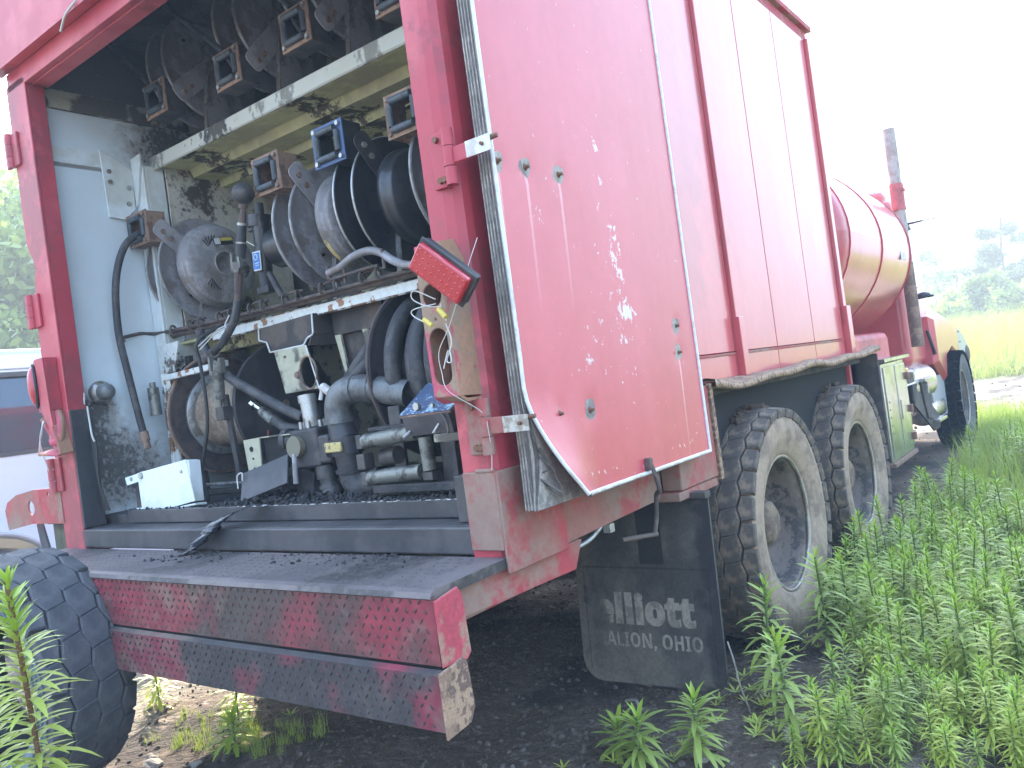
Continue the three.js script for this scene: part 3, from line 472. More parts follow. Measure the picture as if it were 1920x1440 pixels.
// ---------------------------------------------------------------- wheels
const WHEEL = { R: 0.534, w: 0.27, pitch: 30 };
function tyreProfile(R, w, rim) { // radius, height along the axle
  const h = w / 2, t = R - 0.034;
  return [[rim, -h * 0.72], [rim + 0.02, -h * 0.86], [rim + 0.075, -h * 1.02], [lerp(rim, R, 0.55), -h * 1.08], [R - 0.07, -h * 1.03], [R - 0.035, -h * 0.98], [t, -h * 0.86], [t + 0.004, 0], [t, h * 0.86], [R - 0.035, h * 0.98], [R - 0.066, h * 1.02], [R - 0.07, h * 1.035], [lerp(rim, R, 0.55), h * 1.08], [rim + 0.085, h * 1.03], [rim + 0.08, h * 1.015], [rim + 0.03, h * 0.9], [rim + 0.012, h * 0.84], [rim, h * 0.72]];
}
function lugGeo(pts, d = 0.040) { const g = extr(shape2(pts), d, 0.005); return boxUV(g); }
function lugGeometries(R, w, n) { // six-sided blocks that interlock, five-sided ones on the shoulders
  const p = PI * R / n - 0.005, o = w * 0.19 - 0.0055, i = w * 0.13 - 0.0045, k = 0.006;
  const hex = [[-o, k], [-i, -p + k], [i, -p - k], [o, -k], [i, p - k], [-i, p + k]];
  return [lugGeo(hex), lugGeo(hex.map(([x, y]) => [x * 0.985, y * 0.985])), lugGeo([[-o, 0], [-i, -p * 0.93], [w * 0.045, -p * 0.80], [w * 0.045, p * 0.74], [-i, p * 0.93]], 0.042)];
}
function placeLugs(R, w, n, geos, add) {
  const r = rng(99);
  for (let k = 0; k < n; k++) for (const [col, hgt, sh] of [[0, -0.16, 0], [1, 0.16, 0.5], [2, 0.475, 0], [2, -0.475, 0.5]]) {
    const th = (k + sh) / n * 2 * PI, rad = R - 0.040 - (col === 2 ? 0.010 : 0) - r() * 0.002;
    const out = V(0, Math.cos(th), Math.sin(th)), tang = V(0, -Math.sin(th), Math.cos(th)), ax = V(hgt < -0.4 ? -1 : 1, 0, 0);
    const m = new THREE.Matrix4().makeBasis(ax, hgt < -0.4 ? tang.clone().negate() : tang, out);
    if (col === 2) m.multiply(new THREE.Matrix4().makeRotationY(0.16));
    m.setPosition(w * hgt, out.y * rad, out.z * rad);
    add(geos[col], m, th);
  }
}
const truckLugs = lugGeometries(WHEEL.R, WHEEL.w, WHEEL.pitch);
const rimProfile = [[0.300, 0.108], [0.306, 0.104], [0.302, 0.094], [0.288, 0.088], [0.275, 0.060], [0.268, 0.0], [0.262, -0.055], [0.20, -0.068], [0.125, -0.066], [0.12, -0.05], [0.115, 0.0], [0.10, 0.012], [0, 0.014]];
function truckWheel(x, z, side, opt = {}) {
  const g = sub(opt.name || 'wheel', truck, [x, 0.513, z]);
  g.rotation.y = side < 0 ? PI : 0;
  const R = WHEEL.R, w = WHEEL.w;
  part('tyre', latheX(tyreProfile(R, w, 0.300), 72), opt.plain ? M.rubber : M.treadMud, g);
  if (!opt.plain) { // pale dusty sidewall as its own skin, a hair outside the carcass
    const prof = tyreProfile(R, w, 0.300).slice(9).map(([r, h]) => [r, h + 0.0022]);
    part('sidewall', latheX(prof, 72), M.sidewallMud, g);
    placeLugs(R, w, WHEEL.pitch, truckLugs, (geo, m) => { const b = new THREE.Mesh(geo, M.treadMud); b.name = 'tread_lug'; b.castShadow = b.receiveShadow = true; b.applyMatrix4(m); g.add(b); });
  } else if (opt.lugs !== false) {
    const all = []; placeLugs(R, w, WHEEL.pitch, truckLugs, (geo, m) => all.push(geo.clone().applyMatrix4(m)));
    for (const q of all) q.userData.keepUV = true;
    part('tread_lugs', all, M.treadMud, g).userData.kind = 'stuff';
  }
  if (opt.rim !== false) {
    part('rim', latheX(rimProfile.map(p => [...p]), 48), M.rimMud, g);
    part('rim_lip', [(() => { const t = new THREE.TorusGeometry(0.302, 0.009, 8, 56); t.rotateY(PI / 2); t.translate(0.104, 0, 0); return t; })()], M.rimLip, g);
    for (let k = 0; k < 10; k++) { const a = k / 10 * 2 * PI; part('wheel_nut', bolt([-0.052, 0.165 * Math.cos(a), 0.165 * Math.sin(a)], 0.017, 0.03, 'x'), M.boltRust, g); }
    part('hub_cap', latheX([[0.10, 0.0], [0.098, 0.03], [0.07, 0.05], [0, 0.052]], 20), M.mud, g);
  }
  return g;
}
const Z1 = -1.974, Z2 = -3.324;
truckWheel(1.212, Z1, 1); truckWheel(1.212, Z2, 1);
for (const z of [Z1, Z2]) { truckWheel(0.87, z, 1, { plain: true, rim: false }); truckWheel(-1.212, z, -1, { plain: true }); truckWheel(-0.87, z, -1, { plain: true, rim: false, lugs: false }); }
{ const f = truckWheel(1.06, -8.55, 1, { plain: true }); f.name = 'front_wheel'; const f2 = truckWheel(-1.06, -8.55, -1, { plain: true, lugs: false }); f2.name = 'front_wheel'; }
{ // dried mud and straw caked above and on the tyres
  const r = rng(5), list = [], clump = new THREE.IcosahedronGeometry(1, 0);
  for (let k = 0; k < 420; k++) {
    const z0 = r() < 0.6 ? Z1 : Z2, a = (r() - 0.35) * 1.5, rad = 0.535 + r() * 0.008, x = 1.09 + r() * 0.16;
    list.push(M4([x, 0.513 + rad * Math.cos(a), z0 - rad * Math.sin(a) + 0.0], [r() * 6, r() * 6, r() * 6], [0.006 + r() * 0.014, 0.005 + r() * 0.01, 0.006 + r() * 0.012]));
  }
  stuffPart('dried_mud', clump, M.mud, list, truck);
}
// axles and frame under the truck
P('frame_rail', [box6(0.38, 0.46, 0.66, 0.90, -9.2, -0.05), box6(-0.46, -0.38, 0.66, 0.90, -9.2, -0.05)], M.under);
P('axle', [rod([-1.0, 0.513, Z1], [1.0, 0.513, Z1], 0.075), rod([-1.0, 0.513, Z2], [1.0, 0.513, Z2], 0.075), rod([-1, 0.5, -8.55], [1, 0.5, -8.55], 0.06), ball(0.20, [0.05, 0.52, Z1 + 0.02]), ball(0.20, [0.05, 0.52, Z2 + 0.02]), rod([0.05, 0.55, Z1], [0, 0.6, -6.5], 0.05)], M.under);
for (const b of [box6(-0.6, 0.6, 0.70, 0.80, -0.45, -0.35), box6(-1.15, 1.15, 0.80, 0.90, -0.50, -0.40), box6(-1.15, 1.15, 0.80, 0.90, -1.20, -1.10), box6(-0.5, 0.5, 0.5, 0.75, -5.4, -4.6)]) P('cross_member', b, M.under);
P('sub_floor', box6(-1.15, 1.15, 0.87, 0.895, -3.75, -0.02), M.under);
P('drain_pipe', [tube([[1.0, 0.80, -0.30], [1.12, 0.755, -0.36], [1.19, 0.765, -0.46], [1.21, 0.80, -0.55], [1.20, 0.84, -0.58]], 0.008), bx(0.03, 0.03, 0.03, [1.215, 0.79, -0.6])], M.zinc);

// mud flap with its worn lettering
{
  const W = 1024, H = 1024, c = document.createElement('canvas'); c.width = W; c.height = H; const x = c.getContext('2d');
  x.fillStyle = '#000'; x.fillRect(0, 0, W, H); x.fillStyle = '#fff'; x.textAlign = 'left'; x.textBaseline = 'alphabetic';
  x.font = '900 212px sans-serif'; x.save(); x.translate(130, 690); x.scale(724 / x.measureText('elliott').width, 1.0); x.lineWidth = 10; x.strokeStyle = '#fff'; x.fillText('elliott', 0, 0); x.strokeText('elliott', 0, 0); x.restore();
  x.font = 'bold 112px sans-serif'; x.save(); x.translate(120, 822); x.scale(772 / x.measureText('GALION, OHIO').width, 1.0); x.fillText('GALION, OHIO', 0, 0); x.restore();
  const img = x.getImageData(0, 0, W, H).data;
  const map = tex(W, H, (i, j) => {
    const v = img[((H - 1 - j) * W + i) * 4] / 255, n = at(NA, i >> 1, j >> 1), f = at(NC, i, j), g = at(NB, i, j), u = i / W, t = j / H;
    let k = mix3([0.055, 0.051, 0.047], [0.125, 0.112, 0.092], smooth(0.35, 0.75, n * 0.7 + (1 - t) * 0.2));
    k = mix3(k, [0.17, 0.15, 0.12], smooth(0.25, 0.0, u) * 0.6 * smooth(0.2, 0.7, g + 0.2));
    k = mix3(k, [0.016, 0.017, 0.02], smooth(0.82, 0.98, u + (g - 0.5) * 0.2) * 0.8);
    if (u > 0.49 && u < 0.66 && t > 0.64) k = mix3(k, [0.012, 0.012, 0.014], 0.9 * smooth(0.64, 0.655, t));
    if ((Math.abs(t - 0.625) < 0.004 && u > 0.05 && u < 0.95) || (t < 0.625 && t > 0.06 && (Math.abs(u - 0.06) < 0.004 || Math.abs(u - 0.945) < 0.004))) k = mul3(k, 0.55);
    const worn = smooth(0.14, 0.30, u + (g - 0.5) * 0.12) * (0.55 + 0.45 * smooth(0.25, 0.5, g));
    k = mix3(k, [0.36, 0.32, 0.26], v * worn * 0.78);
    return mul3(k, 1 + (f - 0.5) * 0.45);
  });
  const x0 = 0.752, x1 = 1.358, y0 = 0.085, y1 = 0.80, r = 0.085, pts = [];
  pts.push([x0, y1], [x0, y0 + r]); for (let k = 1; k <= 6; k++) pts.push([x0 + r - r * Math.cos(k / 6 * PI / 2), y0 + r - r * Math.sin(k / 6 * PI / 2)]);
  pts.push([1.0, y0 - 0.002], [1.06, y0 - 0.012], [1.25, y0 - 0.015]); for (let k = 0; k <= 6; k++) pts.push([x1 - r + r * Math.sin(k / 6 * PI / 2), y0 - 0.01 + r - r * Math.cos(k / 6 * PI / 2)]); pts.push([x1, y1]);
  const g = extZ(pts, -1.094, -1.082).toNonIndexed ? extZ(pts, -1.094, -1.082) : null; const gg = g.index ? g.toNonIndexed() : g, p = gg.attributes.position, uv = [];
  for (let k = 0; k < p.count; k++) { const X = p.getX(k), Y = p.getY(k); uv.push((X - x0) / (x1 - x0), (Y - y0) / (y1 - y0)); p.setZ(k, p.getZ(k) + 0.035 * Math.pow((0.80 - Y) / 0.7, 2) + 0.012 * Math.sin(X * 9 + Y * 3)); p.setX(k, X - 0.012 * (0.80 - Y)); }
  gg.setAttribute('uv', new THREE.Float32BufferAttribute(uv, 2)); gg.computeVertexNormals(); gg.userData.keepUV = true;
  P('mud_flap', gg, std({ map, roughness: 0.72, bumpMap: bumpFine, bumpScale: 0.001 }));
  P('flap_hanger', [box6(0.75, 1.36, 0.795, 0.82, -1.10, -1.05)], M.under);
  P('far_mud_flap', box6(-1.36, -0.75, 0.10, 0.80, -1.10, -1.09), M.rubber);
}

// ---------------------------------------------------------------- tank, toolbox, steps, cab
{
  const T = sub('tank', truck), a = 1.2, b = 0.86, cy = 2.06, prof = [[0, -4.10], [0.55, -4.115], [0.85, -4.16], [0.97, -4.22], [1, -4.30], [1, -6.42], [0.97, -6.5], [0.85, -6.56], [0, -6.62]];
  const g = latheX(prof.map(([r, z]) => [r, -z]), 64); g.rotateY(PI / 2); g.scale(a, b, 1); g.translate(0, cy, 0); g.computeVertexNormals();
  P('shell', g, M.red, T);
  for (const z of [-4.32, -5.30, -6.40]) { const t = new THREE.TorusGeometry(1.002, 0.006, 6, 64); t.scale(a, b, 1); t.translate(0, cy, z); P('weld_band', t, M.redPost, T); }
  P('tank_saddle', [box6(-0.8, 1.02, 1.02, 1.34, -5.95, -4.75, 0.06)], M.redPost, T);
  P('tank_marking', [0, 1, 2, 3].map(k => box6(a * 0.995, a * 0.998 + 0.003, 1.93 + 0.004 * k, 2.0, -6.02 - k * 0.055, -5.985 - k * 0.055, 0.001)), M.trim, T);
}
{
  const T = sub('tool_box', truck);
  P('box_body', box6(0.72, 1.15, 0.33, 1.09, -5.72, -4.92, 0.01), M.alu, T);
  P('box_lid', extX([[-4.88, 1.10], [-5.78, 1.10], [-5.78, 1.125], [-4.88, 1.125]], 0.70, 1.19), M.alu, T);
  P('box_door', box6(1.151, 1.166, 0.38, 1.06, -5.68, -5.32, 0.006), M.alu, T);
  P('box_door', box6(1.151, 1.160, 0.36, 1.06, -5.30, -4.95, 0.006), M.alu, T);
  for (const y of [0.95, 0.68, 0.45]) P('latch', box6(1.164, 1.19, y - 0.03, y + 0.03, -5.68, -5.63), M.boltRust, T);
  P('door_handle', box6(1.160, 1.178, 0.62, 0.78, -5.36, -5.34), M.chrome, T);
  for (let k = 0; k < 5; k++) P('rivet', bolt([1.161, 0.55 + k * 0.06, -5.0], 0.007, 0.006, 'x'), M.boltRust, T);
  P('box_rust_rail', box6(1.10, 1.17, 0.30, 0.33, -5.75, -4.9), M.rustCap, T);
}
{
  const F = sub('fuel_tank', truck);
  P('drum', [rod([0.92, 0.80, -6.35], [0.92, 0.80, -7.35], 0.20, 0.20, 28), put(new THREE.SphereGeometry(0.2, 20, 10), [0.92, 0.80, -6.35])], M.alu, F);
  P('strap', [rod([0.92, 0.80, -6.6], [0.92, 0.80, -6.64], 0.206, 0.206, 28)], M.chrome, F);
  const S = sub('cab_step', truck);
  P('air_tank', [rod([0.95, 0.50, -7.3], [0.95, 0.50, -7.8], 0.15, 0.15, 24), put(new THREE.SphereGeometry(0.15, 18, 10), [0.95, 0.50, -7.3])], M.alu, S);
  P('upper_step', [box6(0.85, 1.18, 0.84, 0.87, -6.80, -6.40), box6(0.9, 1.16, 0.72, 0.84, -6.62, -6.6)], M.alu, S);
  P('lower_step', [box6(0.85, 1.18, 0.42, 0.45, -7.25, -6.85)], M.alu, S);
  P('step_bracket', [extX([[-6.15, 0.84], [-6.35, 0.84], [-7.22, 0.46], [-7.2, 0.34], [-6.9, 0.34], [-6.15, 0.66]], 1.10, 1.115), extX([[-6.45, 0.84], [-6.78, 0.84], [-6.9, 0.46], [-6.6, 0.5]], 1.12, 1.13)], M.under, S);
  P('battery_box', [box6(0.5, 1.0, 0.50, 1.0, -6.25, -5.85)], M.rustTan, S);
  P('amber_lamp', box6(1.0, 1.1, 0.93, 1.0, -6.15, -6.05, 0.015), std({ color: [0.7, 0.22, 0.02], roughness: 0.3, clearcoat: 1 }), S);
  P('heat_sink', box6(1.02, 1.12, 0.86, 0.95, -6.3, -6.22), M.zinc, S);
}
{
  const C = sub('cab', truck);
  P('cab_shell', [box6(-1.05, 1.02, 0.95, 2.62, -8.0, -6.86, 0.10), box6(-0.98, 0.95, 2.5, 2.72, -7.9, -6.9, 0.08)], M.red, C);
  P('cab_window', [box6(1.02, 1.028, 1.75, 2.4, -7.85, -7.15, 0.003)], std({ color: [0.03, 0.04, 0.045], roughness: 0.05, clearcoat: 1 }), C);
  P('visor', box6(-0.98, 0.95, 2.48, 2.6, -8.28, -7.98, 0.03), M.red, C);
  const hood = extX([[-7.95, 1.0], [-7.95, 1.72], [-8.6, 1.68], [-9.3, 1.58], [-9.62, 1.40], [-9.7, 1.05], [-9.7, 0.62], [-9.4, 0.62], [-9.25, 0.95], [-8.6, 1.12], [-8.0, 1.0]], -0.72, 0.72, [], 0.03);
  P('hood', hood, M.red, C);
  const fender = s => extX([[-7.60, 0.98], [-7.60, 1.40], [-7.9, 1.46], [-8.6, 1.36], [-8.95, 1.30], [-8.95, 0.96], [-8.9, 1.0], [-8.5, 1.10], [-8.1, 1.02], [-7.95, 0.8]], s > 0 ? 0.7 : -1.12, s > 0 ? 1.12 : -0.7, [], 0.05);
  P('fender', fender(1), M.red, C); P('fender', fender(-1), M.red, C);
  P('fender_front', [extX([[-8.955, 1.30], [-9.45, 1.18], [-9.68, 1.02], [-9.72, 0.62], [-9.5, 0.58], [-9.1, 0.60], [-9.08, 0.8], [-8.955, 0.98]], 0.7, 1.12, [], 0.05), extX([[-7.2, 0.80], [-8.0, 0.84], [-7.96, 0.40], [-7.3, 0.42]], 1.06, 1.075)], M.greyPaint, C);
  for (const y of [1.24, 1.12, 1.0]) P('vent_slot', box6(1.118, 1.124, y - 0.008, y + 0.008, -9.15, -9.0), M.black, C);
  const hl = new THREE.SphereGeometry(1, 18, 12); hl.scale(0.03, 0.11, 0.15); hl.translate(1.115, 0.96, -9.55); P('headlight', hl, M.black, C);
  P('mirror_arm', [rod([1.0, 2.36, -7.15], [1.20, 2.37, -7.2], 0.010), rod([1.2, 2.37, -7.2], [1.34, 2.38, -7.3], 0.005), rod([1.0, 1.63, -7.4], [1.18, 1.64, -7.4], 0.010)], M.black, C);
  P('mirror', [put(new THREE.SphereGeometry(1, 14, 8, 0, 2 * PI, 0, PI / 2), [0, 0, 0]).scale(0.08, 0.06, 0.06).translate(1.08, 1.63, -7.45), bx(0.03, 0.10, 0.09, [1.07, 2.35, -7.15], [0, 0, 0.3])], M.black, C);
  P('grab_handle', [rod([1.06, 1.30, -7.5], [1.10, 1.05, -7.55], 0.016)], M.black, C);
  const E = sub('exhaust_stack', truck);
  P('stack_pipe', [rod([1.10, 1.9, -6.72], [1.10, 2.86, -6.72], 0.052, 0.052, 22), rod([1.10, 2.80, -6.72], [1.10, 3.22, -6.72], 0.055, 0.056, 22)], std({ map: blotch([0.36, 0.33, 0.31], [0.27, 0.22, 0.19], 0.4, 0.8, 0.5), roughness: 0.6 }), E);
  P('stack_guard', rod([1.10, 1.16, -6.72], [1.10, 1.95, -6.72], 0.055, 0.055, 22), M.rustTan, E);
  P('stack_shroud', [rod([1.10, 2.45, -6.72], [1.10, 2.70, -6.72], 0.062, 0.062, 20), box6(1.06, 1.17, 2.62, 2.65, -6.77, -6.67)], M.redPost, E);
}

// ---------------------------------------------------------------- hose reels and other gear standing on the shelves
const flangeProf = (R, t = 0.004) => [[0.02, -t], [R * 0.42, -t], [R * 0.45, -t - 0.004], [R * 0.86, -t - 0.004], [R * 0.90, -t], [R - 0.008, -t], [R, -t - 0.005], [R + 0.004, 0], [R, t + 0.005], [R - 0.008, t], [R * 0.9, t], [R * 0.86, t - 0.004], [R * 0.45, t - 0.004], [R * 0.42, t], [0.02, t]];
function hoseReel(o) {
  const { x, y, z, R, gap, tone = 'grey', group } = o;
  const t = thing('hose_reel', o.label, 'hose reel', [x, y, z], group);
  const body = tone === 'black' ? M.reelBlack : M.reelGrey, P = (n, g, m, p = t) => part(n, g, m, p);
  for (const fx of [0, gap]) {
    const f = P('flange', latheX(flangeProf(R), 64, [fx, 0, 0]), body);
    const rim = new THREE.TorusGeometry(R, 0.0055, 6, 72); rim.rotateY(PI / 2); rim.translate(fx, 0, 0); part('flange_rim', rim, tone === 'black' ? M.zinc : M.rimEdge, f);
    const holes = []; for (let k = 0; k < 4; k++) { const a = k * PI / 2 + 0.9; holes.push(rod([fx - 0.0075, R * 0.66 * Math.cos(a), R * 0.66 * Math.sin(a)], [fx + 0.0075, R * 0.66 * Math.cos(a), R * 0.66 * Math.sin(a)], 0.007, 0.007, 8)); }
    for (const h of holes) part('bolt_hole', h, M.blackGap, f);
  }
  P('drum', rod([0.004, 0, 0], [gap - 0.004, 0, 0], R * 0.5, R * 0.5, 30), M.darkSteel);
  const wraps = [], hr = 0.013; // hose wound on the drum
  for (let q = 0; q < (o.full ?? 2); q++) for (let k = 0; k < Math.floor((gap - 0.01) / (hr * 2)); k++) { const w = new THREE.TorusGeometry(R * 0.5 + hr + q * hr * 1.75, hr, 7, 48); w.rotateY(PI / 2); w.rotateX(k * 0.3); w.translate(0.006 + hr + k * hr * 2 + (q % 2) * hr * 0.5, 0, 0); wraps.push(w); }
  if (wraps.length) P('wound_hose', wraps, M.hose);
  if (o.caseR) { // spring housing with pressed rings
    const c = o.caseR, cx = o.caseX ?? gap + 0.05;
    const s = P('spring_case', latheX([[0.02, cx], [c - 0.01, cx], [c, cx + 0.004], [c, cx + 0.030], [c - 0.012, cx + 0.036], [c - 0.012, cx + 0.058], [c - 0.02, cx + 0.066], [c * 0.72, cx + 0.088], [0.075, cx + 0.094], [0.07, cx + 0.100], [0.058, cx + 0.100], [0.05, cx + 0.092], [0.045, cx + 0.06], [0, cx + 0.06]], 56), body);
    if (!o.plainCase) {
      const ribs = []; for (const a of [0.6, 2.5, 4.5]) for (let k = 0; k < 5; k++) { const b = a + (k - 2) * 0.09, q = bx(0.004, 0.05, 0.006, [0, 0, 0]); q.rotateX(0.35 * (k - 2)); q.translate(cx + 0.089, c * 0.62 * Math.cos(b), c * 0.62 * Math.sin(b)); ribs.push(q); }
      part('vent_louvre', ribs, M.black, s);
    }
    part('hub_ring', (() => { const h = new THREE.TorusGeometry(0.058, 0.007, 8, 36); h.rotateY(PI / 2); h.translate(cx + 0.098, 0, 0); return h; })(), M.rimEdge, s);
    if (o.sticker) {
      const st = part('warning_label', extX([[-0.052, 0.132], [0.052, 0.118], [0.046, 0.084], [-0.058, 0.098]], cx + 0.090, cx + 0.0955), M.black, s);
      part('label_heading', extX([[-0.050, 0.131], [0.014, 0.1225], [0.011, 0.108], [-0.053, 0.116]], cx + 0.0957, cx + 0.0968), M.yellow, st);
      part('label_picture', extX([[0.018, 0.122], [0.05, 0.117], [0.045, 0.088], [0.013, 0.093]], cx + 0.0957, cx + 0.0968), M.trim, st);
    }
    const band = []; if (o.bandLabel) { const g = new THREE.CylinderGeometry(c + 0.0015, c + 0.0015, 0.02, 10, 1, true, 0.1, 0.55); g.rotateZ(-PI / 2); g.rotateX(o.bandLabel); g.translate(cx + 0.018, 0, 0); band.push(g); }
    if (band.length) part('band_label', band, M.yellowOld, s);
  }
  // pedestal and the arm that carries the roller guide
  const ax = gap + 0.022, [fx, fy, fz] = o.guide, gx = fx - x, gy = fy - y, gz = fz - z;
  P('pedestal', [extX([[-0.07, o.floor - y], [0.075, o.floor - y], [0.03, 0.02], [-0.03, 0.02]], ax - 0.003, ax + 0.003), box6(-0.03, gap + 0.06, o.floor - y, o.floor - y + 0.006, -0.11, 0.11)], o.pedestal || (tone === 'black' ? M.darkSteel : body));
  P('pedestal_edge', extX([[0.076, o.floor - y], [0.082, o.floor - y], [0.036, 0.02], [0.03, 0.02]], ax - 0.022, ax + 0.003), M.rimEdge);
  const ax2 = Math.max(gx + 0.09, gap + 0.012); const tip = V(0, gy - (o.up ? -0.02 : 0.02), gz - 0.075), d = tip.clone().multiplyScalar(1 / tip.length()), nrm = V(0, -d.z, d.y), hw = 0.045, pts = [];
  const push = v => pts.push([v.z, v.y]);
  push(nrm.clone().multiplyScalar(hw)); push(nrm.clone().multiplyScalar(-hw));
  for (let k = 0; k <= 8; k++) { const a = -PI / 2 + PI * k / 8, ca = Math.sign(Math.cos(a)) * Math.pow(Math.abs(Math.cos(a)), 0.6), sa = Math.sign(Math.sin(a)) * Math.pow(Math.abs(Math.sin(a)), 0.6); push(tip.clone().addScaledVector(nrm, hw * sa).addScaledVector(d, hw * ca)); }
  const arm = P('guide_arm', extX(pts, ax2, ax2 + 0.006, [], 0.001), tone === 'black' ? M.oilSmooth : M.armGreyLit);
  for (const k of [0.0, 0.05]) part('arm_bolt', bolt([ax2 + 0.010, tip.y - d.y * k + nrm.y * 0.01, tip.z - d.z * k + nrm.z * 0.01], 0.012, 0.012, 'x'), tone === 'black' ? M.zinc : M.rustTan, arm);
  rollerGuide(t, gx, gy, gz, o.guideTone || 'rust');
  return t;
}
function rollerGuide(t, gx, gy, gz, tone) {
  const w = 0.086, h = 0.078, iw = 0.057, ih = 0.051, frameM = tone === 'blue' ? std({ color: [0.06, 0.10, 0.20], roughness: 0.4, metalness: 0.3 }) : M.rustTan, boxM = tone === 'blue' ? M.reelBlack : tone === 'rust' ? M.rustTan : M.darkSteel;
  const G = sub('roller_guide', t, [gx, gy, gz]), P = (n, g, m) => part(n, g, m, G);
  P('guide_face', extZ([[-w, -h], [w, -h], [w, h], [-w, h]], -0.008, 0, [[[-iw, -ih], [iw, -ih], [iw, ih], [-iw, ih]]], 0.001), frameM);
  P('guide_box', [extZ([[-w + 0.004, -h + 0.004], [w - 0.004, -h + 0.004], [w - 0.004, h - 0.004], [-w + 0.004, h - 0.004]], -0.10, -0.0085, [[[-w + 0.01, -h + 0.01], [w - 0.01, -h + 0.01], [w - 0.01, h - 0.01], [-w + 0.01, h - 0.01]]])], boxM);
  for (const s of [-1, 1]) {
    P('roller', rod([-iw + 0.006, s * ih, 0.006], [iw - 0.006, s * ih, 0.006], 0.0135, 0.0135, 14), M.roller);
    P('roller', rod([s * iw, -ih + 0.012, 0.004], [s * iw, ih - 0.012, 0.004], 0.012, 0.012, 14), M.roller);
    for (const q of [-1, 1]) P('guide_bolt', [bolt([s * (w - 0.018), q * (h - 0.016), 0.005], 0.0095, 0.01)], tone === 'blue' ? M.bolt : tone === 'rust' ? M.rustTan : M.zinc);
  }
}
const GUP = 'hose reels on the upper shelf', GMID = 'hose reels on the middle shelf';
hoseReel({ x: -0.84, y: 3.0, z: -0.70, R: 0.25, gap: 0.13, guide: [-0.81, 2.835, -0.45], up: true, floor: 2.655, guideTone: 'plain', group: GUP, label: 'grey hose reel on the upper shelf, the one nearest the white wall' });
hoseReel({ x: -0.305, y: 3.0, z: -0.70, R: 0.25, gap: 0.145, guide: [-0.25, 2.785, -0.45], up: true, floor: 2.655, guideTone: 'plain', group: GUP, label: 'grey hose reel with pale rims, second from the white wall on the upper shelf' });
hoseReel({ x: 0.14, y: 3.0, z: -0.70, R: 0.25, gap: 0.145, guide: [0.20, 2.79, -0.45], up: true, floor: 2.655, guideTone: 'plain', group: GUP, label: 'third hose reel from the white wall on the upper shelf' });
hoseReel({ x: 0.62, y: 3.0, z: -0.72, R: 0.25, gap: 0.145, guide: [0.70, 2.745, -0.47], up: true, floor: 2.655, guideTone: 'plain', group: GUP, label: 'hose reel on the upper shelf half hidden by the red door post' });
hoseReel({ x: -1.075, y: 2.075, z: -0.70, R: 0.25, gap: 0.11, caseR: 0.205, caseX: 0.185, sticker: true, guide: [-1.045, 2.275, -0.415], floor: 1.735, group: GMID, label: 'grey hose reel with a yellow warning label and a black hose hanging from its guide' });
hoseReel({ x: -0.088, y: 2.07, z: -0.70, R: 0.25, gap: 0.11, caseR: 0.20, caseX: 0.20, plainCase: false, bandLabel: 0.4, full: 1, guide: [-0.075, 2.285, -0.44], floor: 1.735, group: GMID, label: 'grey hose reel with rusty roller guide directly behind the hose ball stop' });
hoseReel({ x: 0.296, y: 2.08, z: -0.70, R: 0.255, gap: 0.105, caseR: 0.19, caseX: 0.165, tone: 'black', guideTone: 'blue', plainCase: true, full: 1, guide: [0.30, 2.30, -0.45], floor: 1.735, group: GMID, label: 'clean black hose reel with a blue roller guide and shiny bolts' });
hoseReel({ x: 0.68, y: 2.09, z: -0.72, R: 0.25, gap: 0.11, full: 3, guide: [0.70, 2.30, -0.45], floor: 1.735, group: GMID, label: 'hose reel on the middle shelf beside the red post, with hose wound on it' });

